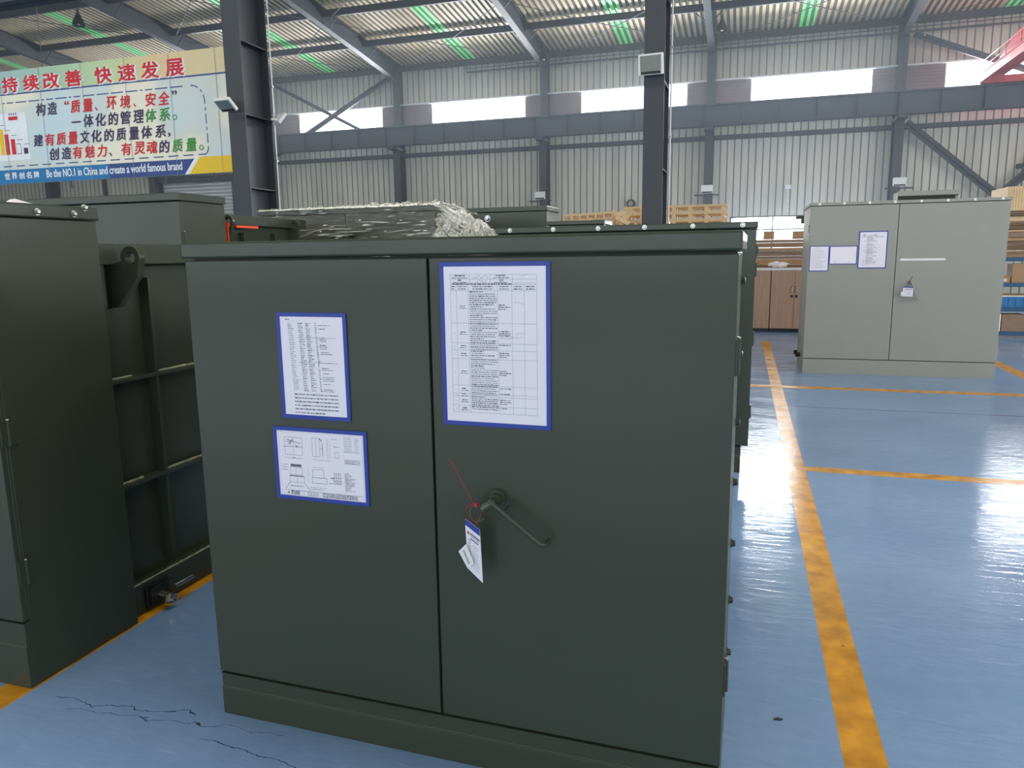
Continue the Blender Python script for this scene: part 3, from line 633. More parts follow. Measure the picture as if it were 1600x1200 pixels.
# ------------------------------------------------------------------ padmount transformer cabinets
def bolt_mb(c_, n_, r_=0.011, h=0.012):
    """domed hex bolt head at c_ along n_"""
    c_ = Vector(c_); n_ = Vector(n_); q = MB()
    q.tube([c_, c_ + n_ * 0.003], r_ * 1.35, 12); q.tube([c_ + n_ * 0.003, c_ + n_ * h * 0.8, c_ + n_ * h], r_, 8, radii=[r_, r_, r_ * 0.6])
    return q
def lug_mb(x, y, z, sx, R=0.048, t=0.03):
    q = MB(); q.ring((y, z), R, R * 0.48, x, x + sx * t, 'x')
    q.prism([(y - R, z - 0.005), (y - R * 0.2, z - R * 0.5 if False else z - 0.03), (y + R * 0.9, z - 0.02), (y + 0.03, z - 0.09), (y - 0.09, z - 0.2), (y - 0.13, z - 0.2), (y - 0.10, z - 0.1)], x, x + sx * t, 'x')
    return q
def transformer(name, label, cat, x0, x1, yf, H, lid=0.05, plinth=0.15, rot=0, m_=None, cab=0.5, tank=None, seam=0.5, hinges='side', handle=True, lidbolts=None, sidebolts=None, group=None, detail=True, sides=(1,), pin=0.0, lug=(0.075, 0.111)):
    """tank: (height, inset each side, length)"""
    m_ = m_ or GREEN
    W = x1 - x0
    r_ = thing(name, label, cat, (x0, yf, 0), rot, group)
    g = 0.004
    ret = 0.035
    # shell behind doors
    q = MB().box(0.004, W - 0.004 - pin, ret, cab, 0.0, H - lid - 0.002)
    q.build('cabinet_shell', m_, r_, bevel=0.003)
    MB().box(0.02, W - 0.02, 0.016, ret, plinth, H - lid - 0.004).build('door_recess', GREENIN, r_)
    # plinth with pressed fold line
    pz = plinth
    q = MB().prism([(0, 0), (0, pz * 0.62), (0.004, pz * 0.64), (0.004, pz - 0.008), (0.0, pz - 0.003), (cab * 0.5, pz - 0.003), (cab * 0.5, 0)], 0.002, W - 0.002 - pin, 'x')
    q.build('plinth', m_, r_, bevel=0.0015)
    # doors: folded pans wrapping the sides
    xs_ = W * seam
    for k, (a, b) in enumerate(((0.0, xs_ - 0.0035), (xs_ + 0.0035, W))):
        z0, z1 = pz + 0.004, H - lid - 0.007
        q = MB().box(a, b, 0.0, 0.02, z0, z1)
        if k == 0: q.box(a, a + 0.012, 0.02, ret - 0.002, z0, z1)
        else: q.box(b - 0.012, b, 0.02, ret - 0.002, z0, z1)
        d_ = q.build('door', m_, r_, bevel=0.003)
        if detail:
            xe = 0.0 if k == 0 else W; s_ = -1 if k == 0 else 1
            for z_ in (0.40, 1.25) if H < 1.6 else (0.43, 0.93, H - lid - 0.27):
                hz = 0.045
                hq = MB().box(min(xe, xe + s_ * 0.005), max(xe, xe + s_ * 0.005), 0.006, ret - 0.003, z_ - hz, z_ + hz).box(min(xe, xe + s_ * 0.005), max(xe, xe + s_ * 0.005), ret + 0.003, ret + 0.035, z_ - hz, z_ + hz)
                hq.tube([(xe + s_ * 0.006, ret, z_ - hz), (xe + s_ * 0.006, ret, z_ + hz)], 0.0062, 10)
                hq.build('hinge', m_, r_, bevel=0.001)
                MB().tube([(xe + s_ * 0.006, ret, z_ + hz), (xe + s_ * 0.006, ret, z_ + hz + 0.004)], 0.005, 8).build('hinge_pin', ZINC, r_)
    # lid
    ov = 0.008
    q = MB().prism([(-ov, H - lid), (-ov, H - 0.003), (cab * 1.0 + ov, H - 0.001), (cab * 1.0 + ov, H - lid)], -ov, W + ov, 'x')
    q.build('lid', m_, r_, bevel=0.006)
    if lidbolts:
        for (side, along, dz) in lidbolts:
            if side == 'front': b_ = bolt_mb((along, -ov, H - lid + dz), (0, -1, 0), 0.012)
            elif side == 'right': b_ = bolt_mb((W + ov, along, H - lid + dz), (1, 0, 0), 0.009)
            b_.build('lid_bolt', ZINC, r_)
    if sidebolts:
        for (y_, z_) in sidebolts: bolt_mb((W - 0.004, y_, z_), (1, 0, 0), 0.011, 0.014).build('side_bolt', m_, r_)
    # tank behind
    if tank:
        th, ins, ln = tank
        a, b = ins, W - ins; y0 = cab + 0.002; y1 = cab + ln
        rib = 0.055
        q = MB().box(a + rib, b - rib, y0, y1, 0.10, th - 0.03); q.build('tank_body', m_, r_, bevel=0.004)
        MB().box(a, b, y0, y1 + 0.03, th - 0.085, th).build('tank_cover', m_, r_, bevel=0.005)
        MB().box(a, b, y0, y1 + 0.03, 0.0, 0.135).build('tank_base', m_, r_, bevel=0.004)
        for s_, xe in ((1, b), (-1, a)):
            inner = xe - s_ * rib
            fx = lambda t: (min(inner - s_ * 0.002, inner + s_ * t), max(inner - s_ * 0.002, inner + s_ * t))
            n_ = max(1, int(ln / 0.45))
            for k in range(n_):
                yy = y0 + 0.285 + k * 0.45
                if yy > y1 - 0.1: break
                p_ = [(yy - 0.014, 0.18), (yy - 0.014, th - 0.15), (yy + 0.014, th - 0.15), (yy + 0.014, 0.18)]
                q = MB().box(*fx(rib - 0.004), yy - 0.008, yy + 0.008, 0.20, th - 0.14)
                q.prism([(yy - 0.008, 0.20), (yy + 0.008, 0.20), (yy, 0.17)], *fx(rib * 0.5), 'x')
                q.build('vertical_rib', m_, r_, bevel=0.003)
            for zz in (th * 0.364, th * 0.646):
                MB().box(*fx(rib - 0.002), y0, y1, zz - 0.008, zz + 0.008).build('horizontal_rib', m_, r_, bevel=0.003)
                if detail and s_ == 1:
                    for (ya, yb) in ((y0 + 0.01, y0 + 0.16), (y0 + 0.30, min(y1, y0 + 0.62))):
                        yy = ya; wq = MB()
                        while yy < yb:
                            l_ = random.uniform(0.012, 0.03); hh = random.uniform(0.004, 0.008)
                            wq.tube([(inner + s_ * rib * 0.5, yy, zz + 0.009), (inner + s_ * rib * 0.5, yy + l_, zz + 0.010)], hh, 6); yy += l_ * 0.9
                        wq.build('weld_bead', WELD, r_)
            if detail and s_ == 1:
                wq = MB(); yy = y0 + 0.01
                while yy < min(y1, y0 + 0.8):
                    l_ = random.uniform(0.01, 0.028); wq.tube([(b - 0.006, yy - 0.002, 0.136), (b - 0.006, yy + l_, 0.137)], random.uniform(0.003, 0.006), 6)
                    yy += l_
                wq.build('weld_bead', WELD, r_)
            for yy in (y0 + lug[1], y1 - 0.2):
                cx_ = xe + s_ * lug[0]; cz_ = th - 0.058
                q = MB().ring((cx_, cz_), 0.048, 0.023, yy, yy + 0.03, 'y', 32)
                A_ = [(cx_ - s_ * 0.046, cz_ - 0.012), (cx_ - s_ * 0.03, cz_ - 0.034), (cx_, cz_ - 0.045), (cx_ + s_ * 0.03, cz_ - 0.036), (cx_ + s_ * 0.044, cz_ - 0.018), (cx_ + s_ * 0.03, cz_ - 0.075), (inner + s_ * 0.045, th - 0.257), (inner, th - 0.257), (inner, cz_ - 0.03)]
                q.prism(A_, yy, yy + 0.03, 'y')
                q.build('lifting_lug', m_, r_, bevel=0.002)
            MB().box(*((b - 0.05, b - 0.0) if s_ > 0 else (a, a + 0.05)), y0, y0 + 0.05, th - 0.25, th - 0.085).build('corner_gusset', m_, r_)
    return r_
def door_handle(parent, x, z, L_, ang, m_=GREEN, s=1.0):
    hub = MB().tube([(x, 0, z), (x, -0.012 * s, z)], 0.026 * s, 20).tube([(x, -0.012 * s, z), (x, -0.03 * s, z)], 0.018 * s, 20).tube([(x, -0.03 * s, z), (x, -0.055 * s, z)], 0.012 * s, 16)
    o = hub.build('handle_hub', m_, parent)
    ca, sa = math.cos(ang), math.sin(ang)
    pts = [(x - 0.01 * s * ca, -0.05 * s, z - 0.01 * s * sa), (x + L_ * ca, -0.055 * s, z + L_ * sa)]
    for t in range(1, 7):
        th = t / 6 * PI * 0.55
        pts.append((x + (L_ + 0.022 * s * math.sin(th)) * ca - 0.0 * sa, -0.055 * s + 0.03 * s * (1 - math.cos(th)), z + (L_ + 0.022 * s * math.sin(th)) * sa + 0.008 * s * (1 - math.cos(th))))
    MB().tube(pts, 0.0072 * s, 12).build('handle_rod', m_, parent, smooth=True)
    return o

# 1 the front cabinet
main = transformer('transformer_cabinet', 'large dark green two door transformer cabinet in the foreground with three framed papers', 'transformer cabinet', -1.617, -0.012, 1.881, 1.556, 0.05, 0.15, math.radians(-1.1), tank=(1.43, 0.10, 1.1), lug=(0.0, 0.3), group=None,
                   sidebolts=[(0.47, z_) for z_ in (1.42, 1.2, 0.99, 0.8, 0.6, 0.41, 0.23)])
door_handle(main, 0.992, 0.845, 0.165, math.radians(-36))
# latch pawl and padlock ring on the handle
MB().bar((1.004, -0.03, 0.79), (1.032, -0.03, 0.835), 0.004, 0.006, (0, 1, 0)).build('latch_pin', DARKM, main)
MB().tube([(0.952 + 0.022 * math.cos(t), -0.05 + 0.006 * math.sin(t), 0.813 + 0.022 * math.sin(t)) for t in [0.5 + 5.2 * k / 16 for k in range(17)]], 0.0035, 8).tube([(0.965, -0.05, 0.826), (0.992, -0.045, 0.845)], 0.012, 10).build('padlock_eye', GREEN, main)
# 2 the near left one
Wl = 1.8
left = transformer('transformer_cabinet', 'dark green transformer at the picture edge showing its side, ribbed tank and lifting lug', 'transformer cabinet', -2.374 - Wl, -2.374, 1.807, 1.705, 0.05, 0.25, 0, tank=(1.572, 0.045, 1.05), cab=0.5,
                   lidbolts=[('right', y_, 0.02) for y_ in (0.24, 0.39)] + [('right', 0.44, 0.045)])
q = MB().box(Wl - 0.042, Wl - 0.02, 0.60, 0.70, 0.03, 0.105); q.build('valve_flange', DARKM, left, bevel=0.003)
MB().box(Wl - 0.045, Wl - 0.03, 0.585, 0.715, 0.02, 0.115).build('valve_pad', DARKM, left, bevel=0.003)
q = MB().tube([(Wl - 0.03, 0.655, 0.06), (Wl + 0.03, 0.655, 0.055)], 0.015, 12).tube([(Wl + 0.02, 0.655, 0.055), (Wl + 0.03, 0.64, 0.03)], 0.02, 12); q.build('drain_valve', ZINC, left)
MB().ring((0.66, 0.045), 0.02, 0.012, Wl + 0.03, Wl + 0.048, 'x').build('valve_nut', ZINC, left)
MB().tube([(Wl + 0.0, 0.72, 0.07), (Wl + 0.02, 0.76, 0.08), (Wl + 0.03, 0.80, 0.085)], 0.009, 8).build('valve_lever', ZINC, left)
# paper lying on its lid
pq = MB(); pq.flat = True
pts_ = []
for j in range(5):
    for i in range(5):
        u, v = i / 4, j / 4
        pts_.append((-2.50 + 0.055 * v - 0.01 * u, 2.045 + 0.08 * u + 0.02 * v, 1.7065 + 0.020 * (1 - v) * (0.3 + 0.7 * math.sin(u * PI)) + 0.001))
pq.add(pts_, [(a + 5 * b, a + 1 + 5 * b, a + 6 + 5 * b, a + 5 + 5 * b) for a in range(4) for b in range(4)])
o = pq.build('paper_slip', PAPER); tag(o, 'curled white paper slip lying on the lid of the green cabinet at the picture edge', 'paper')
# 3 behind it
t3 = transformer('transformer_cabinet', 'tall green transformer cabinet behind the ribbed tank, with orange sling on its lug', 'transformer cabinet', -6.2, -4.01, 4.65, 2.0, 0.06, 0.2, 0, tank=(1.87, 0.04, 1.2), cab=0.52, lug=(0.018, 0.05))
# orange sling
o = MB().box(-4.06, -4.01, 5.345, 5.375, 1.0, 1.80).box(-4.04, -4.0, 5.34, 5.38, 1.78, 1.815)
q = MB().prism([(5.30, 1.815), (5.385, 1.815), (5.385, 1.1), (5.33, 1.1)], -3.985, -3.972, 'x'); q = MB().box(-4.047, -4.017, 5.205, 5.25, 1.77, 1.80).box(-4.047, -4.017, 5.203, 5.209, 1.05, 1.80)
o = q.build('lifting_sling', ORANGE); tag(o, 'orange webbing sling hanging through the lifting lug of the tall cabinet', 'sling')
o = MB().box(-4.046, -4.03, 5.33, 5.62, 1.764, 1.784).build('warning_strip', ORANGE, None); tag(o, 'red orange strip along the tank edge behind the sling', 'strip')
# 4 wrapped
t4 = transformer('transformer_cabinet', 'green two door cabinet wrapped in clear stretch film', 'transformer cabinet', -4.76, -2.85, 6.72, 1.99, 0.05, 0.2, 0, tank=(1.86, 0.05, 1.2), cab=0.55)
door_handle(t4, 1.02, 1.72, 0.12, 0.1)
# 5 rear one behind the foreground cabinet
t5 = transformer('transformer_cabinet', 'green cabinet with bolt headed lid standing close behind the foreground cabinet', 'transformer cabinet', -1.72, 0.070, 5.2, 1.705, 0.045, 0.19, 0, pin=0.045, tank=(1.58, 0.06, 1.0), lug=(0.04, 0.111), lidbolts=[('front', 0.104 + 0.3195 * k, 0.022) for k in range(6)])
# 6, 7
t6 = transformer('transformer_cabinet', 'tall green cabinet with a bolt on its door, between the film bundle and the pallets', 'transformer cabinet', -4.2, -2.31, 8.93, 2.10, 0.06, 0.2, 0, tank=(1.9, 0.05, 0.9), cab=0.6)
bolt_mb((-3.07 + 4.2, 0, 1.965), (0, -1, 0), 0.03, 0.03).build('door_bolt', ZINC, t6)
t7 = transformer('transformer_cabinet', 'low green cabinet just in front of the broken pallet boards', 'transformer cabinet', -2.22, -1.555, 8.62, 1.90, 0.05, 0.2, 0, tank=(1.6, 0.05, 0.7), cab=0.5)
# 8 grey
t8 = transformer('transformer_cabinet', 'light grey two door cabinet standing alone on the blue floor', 'transformer cabinet', 0.745, 2.86, 9.9, 2.09, 0.04, 0.19, 0, m_=GREY, seam=0.462, cab=1.05, lidbolts=[('front', 0.1 + 0.275 * k, 0.018) for k in range(8)])
door_handle(t8, 1.155, 1.13, 0.2, math.radians(-70), GREY)
q = MB().prism([(0.32, 2.09), (0.32, 2.14), (0.26, 2.17), (0.26, 2.20), (0.6, 2.2), (0.6, 2.09)], 1.0, 1.65, 'x').box(0.99, 1.66, 0.24, 0.26, 2.15, 2.205); q.build('vent_hood', GREY, t8)
MB().box(1.01, 1.62, 0.315, 0.319, 2.092, 2.14).build('vent_opening', DARKM, t8)
q = MB().box(1.025, 1.5, -0.0015, 0, 1.385, 1.41); q.build('tape_strip', WHITE, t8)
MB().tube([(-0.002, 0.45, 0.18), (-0.06, 0.45, 0.18)], 0.03, 10).tube([(-0.06, 0.45, 0.18), (-0.06, 0.45, 0.24)], 0.022, 10).build('drain_valve', DARKM, t8)

# stretch film round number four
film = thing('stretch_film_wrap', 'crinkled clear stretch film wound round the green cabinet, bunched at its corner', 'plastic film', (-4.76, 6.72, 0))
def grid_sheet(nu, nv, fn):
    q = MB(); q.flat = True
    q.add([fn(i / nu, j / nv) for j in range(nv + 1) for i in range(nu + 1)], [(j * (nu + 1) + i, j * (nu + 1) + i + 1, (j + 1) * (nu + 1) + i + 1, (j + 1) * (nu + 1) + i) for j in range(nv) for i in range(nu)]); return q
from mathutils import noise as mnoise
Wf = 1.91
def nz3(x, y, z): return mnoise.noise(Vector((x, y, z)))
q = grid_sheet(90, 60, lambda u, v: (-0.03 + u * (Wf + 0.06), -0.022 - 0.014 * abs(nz3(u * 3.5 + v * 2, v * 26, 0)) - 0.008 * nz3(u * 9, v * 60, 4), 0.5 + v * 1.50))
q.build('front_film', FILM, film, smooth=True)
q = grid_sheet(50, 60, lambda u, v: (Wf + 0.03 + 0.03 * abs(nz3(u * 8 - v * 8, v * 9 + u * 9, 2)), -0.02 + u * 1.2, 0.5 + v * (1.50 - 0.10 * u * 1.0)))
q.build('side_film', FILM, film, smooth=True)
q = grid_sheet(90, 30, lambda u, v: (-0.03 + u * (Wf + 0.06), -0.02 + v * 1.2, 2.0 + 0.02 * abs(nz3(u * 30, v * 16, 7)) * (0.6 + 2.6 * u) + 0.004 - 0.10 * max(0, v - 0.45) * u * u))
q.build('top_film', FILM2, film, smooth=True)
def blob(cx, cy, cz, rx, ry, rz, sd, nu=60, nv=40):
    def f(u, v):
        th = u * 2 * PI; ph = v * PI
        d_ = Vector((math.sin(ph) * math.cos(th), math.sin(ph) * math.sin(th), math.cos(ph)))
        k = 1 + 0.35 * nz3(d_.x * 2 + sd, d_.y * 2, d_.z * 2) + 0.22 * abs(nz3(d_.x * 7, d_.y * 7 + sd, d_.z * 9)) + 0.12 * nz3(d_.x * 18, d_.y * 18 + sd, d_.z * 18)
        return (cx + rx * d_.x * k, cy + ry * d_.y * k, cz + rz * d_.z * k)
    return grid_sheet(nu, nv, f)
rs = random.Random(5)
q = MB()
for k in range(95):
    u = rs.uniform(0.0, 1.0) ** 0.8; v = rs.uniform(0.66, 0.985)
    l_ = rs.choice((0.03, 0.05, 0.08, 0.14, 0.3)); sl = rs.uniform(-0.02, 0.10) + (0.18 if u < 0.35 and v < 0.85 else 0)
    x_ = u * (Wf - l_); z_ = 0.5 + v * 1.5; r_b = rs.uniform(0.0012, 0.0035) * (1.6 if l_ < 0.1 else 1)
    q.tube([(x_, -0.038, z_), (x_ + l_ * 0.5, -0.042, z_ + l_ * sl * 0.5), (x_ + l_, -0.038, z_ + l_ * sl)], r_b, 5, radii=[r_b * 0.3, r_b, r_b * 0.3])
o = q.build('film_crease_highlights', FILM_GLINT, film); o['kind'] = 'stuff'  # thin white ribs drawn as the specular streaks of the film
q = MB()
for k in range(26):
    t_ = rs.uniform(0.0, 0.35); y0_ = rs.uniform(0, 0.25); z0_ = rs.uniform(1.5, 2.0)
    q.tube([(Wf + 0.05, y0_, 1.995 - 0.3 * (k / 26) ** 1.5), (Wf + 0.07, 0.35 + 0.1 * (k % 4), 1.93 - 0.012 * k)], 0.004, 5)
o = q.build('side_crease_highlights', FILM_GLINT, film); o['kind'] = 'stuff'
q = grid_sheet(120, 10, lambda u, v: (-0.04 + u * (Wf + 0.1), -0.045 + 0.07 * v + 0.01 * nz3(u * 60, v * 3, 1), 1.985 + 0.015 * v + (0.006 + 0.022 * u) * abs(nz3(u * 55, v * 5, 3)) * 1.6))
q.build('rolled_film_edge', FILM_GLINT, film)  # edge whitened in colour, as if lit by the windows behind
q = blob(Wf + 0.03, 0.55, 1.74, 0.10, 0.52, 0.20, 3); 
q.build('bunched_film', FILM2, film, smooth=False)
q = blob(Wf + 0.12, 0.95, 1.66, 0.14, 0.40, 0.20, 9); q.build('bunched_film', FILM2, film, smooth=False)

# ------------------------------------------------------------------ framed papers
def sleeve(parent_rot_obj, x0, x1, z0, z1, label, draw, fr=0.012, y=-0.0005, skew=(0, 0)):
    """blue magnetic frame with paper, stuck on a door; own thing placed in world space"""
    base = parent_rot_obj
    r_ = thing('document_frame', label, 'framed paper', base.matrix_basis @ Vector((x0, y, z0)), base.rotation_euler.z, 'documents on the cabinet doors')
    w_, h_ = x1 - x0, z1 - z0
    q = MB().box(0, w_, -0.004, 0, 0, fr).box(0, w_, -0.004, 0, h_ - fr, h_).box(0, fr, -0.004, 0, fr, h_ - fr).box(w_ - fr, w_, -0.004, 0, fr, h_ - fr)
    q.build('frame', BLUEF, r_, bevel=0.001)
    p_ = MB(); p_.flat = True
    p_.box(fr - 0.001, w_ - fr + 0.001, -0.0022, -0.0006, fr - 0.001, h_ - fr + 0.001)
    draw(p_, w_, h_)
    p_.build('printed_sheet', [PAPER, INK, INK2, RED], r_)
    return r_
def L(p_, xa, za, xb, zb, t=0.0007, mi=1, y=-0.0026):
    p_.mi = mi
    dx, dz = xb - xa, zb - za; l = math.hypot(dx, dz) or 1; nx, nz_ = -dz / l * t / 2, dx / l * t / 2
    p_.add([(xa - nx, y, za - nz_), (xb - nx, y, zb - nz_), (xb + nx, y, zb + nz_), (xa + nx, y, za + nz_)], [(0, 1, 2, 3)])
def words_(p_, x0, x1, z, h, mi=1, fill=1.0, step=None):
    x = x0; end = x0 + (x1 - x0) * fill
    while x < end - 0.002:
        l = min(random.uniform(0.002, 0.009) * (h / 0.003), end - x)
        L(p_, x, z, x + l, z, h * random.uniform(0.55, 0.9), mi); x += l + random.uniform(0.0008, 0.002) * (h / 0.003)
def draw_form(p_, w_, h_):
    # inspection table, fractions taken from the sheet
    l, r, t, b = 0.10 * w_, 0.88 * w_, h_ * 0.925, h_ * 0.085
    X_ = lambda f: l + (r - l) * f; Z_ = lambda f: t - (t - b) * f
    cols = [0, 0.07, 0.21, 0.555, 0.72, 0.86, 1.0]
    rows = [0.072, 0.115, 0.345, 0.49, 0.54, 0.605, 0.80, 0.86, 0.88, 0.95, 1.0]
    for z in (0, 0.033, 0.062): L(p_, X_(0), Z_(z), X_(1), Z_(z), 0.0008, 2)
    for c_ in (0, 0.23, 0.475, 0.73, 1.0): L(p_, X_(c_), Z_(0), X_(c_), Z_(0.062), 0.0008, 2)
    for z in rows: L(p_, X_(0), Z_(z), X_(1), Z_(z), 0.0008, 2)
    for c_ in cols: L(p_, X_(c_), Z_(0.072), X_(c_), Z_(1), 0.0008, 2)
    for fx, fz in ((0.115, 0.0), (0.6, 0.0)):
        for k, (hh, ww) in enumerate(((0.004, 0.03), (0.003, 0.045), (0.004, 0.012), (0.003, 0.04))):
            words_(p_, X_(fx) - ww / 2, X_(fx) + ww / 2, Z_(fz + 0.008 + 0.016 * k), hh, 1)
    words_(p_, X_(0.02), X_(0.72), Z_(0.067), 0.0042, 1)
    for a, b_ in zip(cols, cols[1:]):
        c_ = (a + b_) / 2
        for k in range(2): words_(p_, X_(c_) - 0.35 * (X_(b_) - X_(a)), X_(c_) + 0.35 * (X_(b_) - X_(a)), Z_(0.085 + 0.017 * k), 0.0036, 1)
    zf = 0.122
    while zf < 0.985:
        words_(p_, X_(0.225), X_(0.545), Z_(zf), random.choice((0.0024, 0.003, 0.0036)), 1, random.choice((1, 1, 1, 0.95, 0.5, 0.9)) )
        zf += 0.0152
    for a, b_ in zip(rows[1:], rows[2:]):
        c_ = (a + b_) / 2
        words_(p_, X_(0.11), X_(0.17), Z_(c_ - 0.006), 0.004, 1); words_(p_, X_(0.10), X_(0.185), Z_(c_ + 0.009), 0.0028, 1)
        L(p_, X_(0.034), Z_(c_ - 0.004), X_(0.036), Z_(c_ + 0.004), 0.0012, 2)
        for k in range(3 if b_ - a > 0.06 else 1): words_(p_, X_(0.565), X_(0.70), Z_(c_ - 0.015 + 0.0145 * k), 0.0034, 1, random.choice((1, 0.6, 0.9)))
    # handwriting
    for (xa, za, n_, s_) in ((0.27, 0.018, 8, 1), (0.31, 0.048, 5, 1), (0.8, 0.016, 4, 1), (0.575, 0.445, 9, 1.2), (0.745, 0.20, 5, 1), (0.76, 0.415, 5, 1)):
        px_, pz_ = X_(xa), Z_(za)
        for k in range(n_ * 2):
            nx_, nz_ = px_ + 0.0028 * s_, Z_(za) + random.uniform(-0.004, 0.004) * s_
            L(p_, px_, pz_, nx_, nz_, 0.0007, 2 if xa > 0.7 else 1); px_, pz_ = nx_, nz_
def draw_list(p_, w_, h_):
    words_(p_, 0.13 * w_, 0.2 * w_, 0.935 * h_, 0.0035)
    z = 0.90
    k = 0
    while z > 0.27:
        for a, b_, pr in ((0.16, 0.25, 1), (0.31, 0.39, 1), (0.42, 0.5, 1), (0.55, 0.585, 1), (0.6, 0.76, 0.55)):
            sh = (0.9 - z) * 0.06
            if random.random() < pr: words_(p_, (a + sh) * w_, (b_ + sh) * w_, z * h_, random.choice((0.0026, 0.0034)), 1 if a > 0.27 else 2, random.choice((1, 0.8, 0.6)))
        if k in (8, 22): words_(p_, 0.3 * w_, 0.85 * w_, z * h_, 0.0022, 2)
        z -= 0.0165; k += 1
    for z in (0.235, 0.2, 0.165, 0.13, 0.095, 0.06): words_(p_, 0.2 * w_, 0.84 * w_, z * h_, 0.0046, 1, 1 if z > 0.07 else 0.7)
def draw_plan(p_, w_, h_):
    R = lambda x0, x1, z0, z1, t=0.0009, mi=1: [L(p_, x0 * w_, z0 * h_, x1 * w_, z0 * h_, t, mi), L(p_, x0 * w_, z1 * h_, x1 * w_, z1 * h_, t, mi), L(p_, x0 * w_, z0 * h_, x0 * w_, z1 * h_, t, mi), L(p_, x1 * w_, z0 * h_, x1 * w_, z1 * h_, t, mi)]
    ll = lambda x0, z0, x1, z1, t=0.0006, mi=1: L(p_, x0 * w_, z0 * h_, x1 * w_, z1 * h_, t * 1.5, mi)
    R(0.06, 0.95, 0.06, 0.93, 0.0005, 2); words_(p_, 0.05 * w_, 0.1 * w_, 0.945 * h_, 0.003, 2)
    R(0.12, 0.31, 0.62, 0.86); ll(0.215, 0.62, 0.215, 0.86); ll(0.1, 0.73, 0.31, 0.73)
    for k in range(14): ll(0.13 + 0.17 * random.random(), 0.72 + 0.12 * random.random(), 0.14 + 0.17 * random.random(), 0.72 + 0.12 * random.random(), 0.0012) if k % 2 else words_(p_, (0.12 + 0.015 * k) * w_, (0.13 + 0.015 * k) * w_, 0.735 * h_, 0.003)
    ll(0.12, 0.575, 0.31, 0.575); words_(p_, 0.2 * w_, 0.23 * w_, 0.58 * h_, 0.003)
    R(0.42, 0.50, 0.62, 0.87); ll(0.46, 0.62, 0.46, 0.87); ll(0.50, 0.87, 0.525, 0.83, 0.002); ll(0.53, 0.63, 0.53, 0.80, 0.0012); ll(0.585, 0.6, 0.585, 0.88); ll(0.61, 0.6, 0.61, 0.86, 0.0005, 2); ll(0.42, 0.575, 0.61, 0.575); ll(0.50, 0.73, 0.53, 0.73)
    R(0.66, 0.70, 0.62, 0.70); words_(p_, 0.65 * w_, 0.7 * w_, 0.77 * h_, 0.003); words_(p_, 0.63 * w_, 0.69 * w_, 0.87 * h_, 0.0026, 2)
    for k in range(9): words_(p_, 0.76 * w_, 0.84 * w_, (0.9 - 0.022 * k) * h_, 0.0022, 2); words_(p_, 0.87 * w_, 0.91 * w_, (0.9 - 0.022 * k) * h_, 0.0022, 2)
    ll(0.75, 0.71, 0.92, 0.71)
    for k in range(3): words_(p_, 0.76 * w_, 0.92 * w_, (0.6 - 0.02 * k) * h_, 0.0026)
    R(0.76, 0.92, 0.55, 0.61, 0.0004, 2)
    ll(0.17, 0.48, 0.29, 0.48, 0.004); ll(0.17, 0.465, 0.29, 0.465, 0.002); R(0.165, 0.295, 0.35, 0.45); ll(0.225, 0.35, 0.225, 0.45, 0.0005, 2); ll(0.15, 0.33, 0.31, 0.33, 0.0022); R(0.155, 0.315, 0.24, 0.33); ll(0.155, 0.24, 0.10, 0.14, 0.0009); ll(0.315, 0.24, 0.37, 0.14, 0.0009); ll(0.235, 0.24, 0.235, 0.33)
    words_(p_, 0.16 * w_, 0.3 * w_, 0.19 * h_, 0.0036, 1)
    for k in range(3): words_(p_, 0.07 * w_, 0.14 * w_, (0.48 - 0.035 * k) * h_, 0.0018)
    R(0.41, 0.53, 0.33, 0.44, 0.001); R(0.40, 0.56, 0.255, 0.33, 0.0012); ll(0.36, 0.255, 0.36, 0.44, 0.0005, 2); ll(0.41, 0.47, 0.53, 0.47, 0.0005)
    for k in range(4): ll(0.64 + 0.022 * k, 0.29, 0.64 + 0.022 * k, 0.41, 0.0009)
    for z in (0.29, 0.31, 0.35, 0.41): ll(0.63, z, 0.72, z, 0.0007)
    words_(p_, 0.60 * w_, 0.64 * w_, 0.34 * h_, 0.0035); words_(p_, 0.58 * w_, 0.72 * w_, 0.27 * h_, 0.003)
    for k in range(15): words_(p_, 0.76 * w_, 0.86 * w_, (0.42 - 0.0165 * k) * h_, 0.0022, 1, random.choice((1, 0.6, 0.4)))
    ll(0.755, 0.16, 0.755, 0.42, 0.0006); ll(0.77, 0.16, 0.77, 0.42, 0.0005, 2)
    words_(p_, 0.38 * w_, 0.55 * w_, 0.19 * h_, 0.0026, 2); words_(p_, 0.38 * w_, 0.52 * w_, 0.165 * h_, 0.0026, 2)
    ll(0.1, 0.13, 0.94, 0.13, 0.0007); ll(0.3, 0.07, 0.3, 0.13); ll(0.5, 0.07, 0.5, 0.13); ll(0.66, 0.07, 0.66, 0.13); ll(0.82, 0.07, 0.82, 0.13)
    p_.mi = 1; p_.add([(0.115 * w_, -0.0027, 0.08 * h_), (0.145 * w_, -0.0027, 0.08 * h_), (0.13 * w_, -0.0027, 0.115 * h_)], [(0, 1, 2)])
    for k in range(4):
        words_(p_, 0.16 * w_, 0.28 * w_, (0.118 - 0.015 * k) * h_, 0.0032 if k % 2 else 0.0042, 1, 0.8); words_(p_, 0.34 * w_, 0.49 * w_, (0.118 - 0.015 * k) * h_, 0.0024, 2, 0.8)
        words_(p_, 0.51 * w_, 0.92 * w_, (0.118 - 0.015 * k) * h_, 0.0030, 1, 0.9)
def draw_small(p_, w_, h_):
    z = 0.9
    while z > 0.1: words_(p_, 0.12 * w_, 0.85 * w_, z * h_, 0.004, 2, random.choice((1, 0.8, 0.6))); z -= 0.045
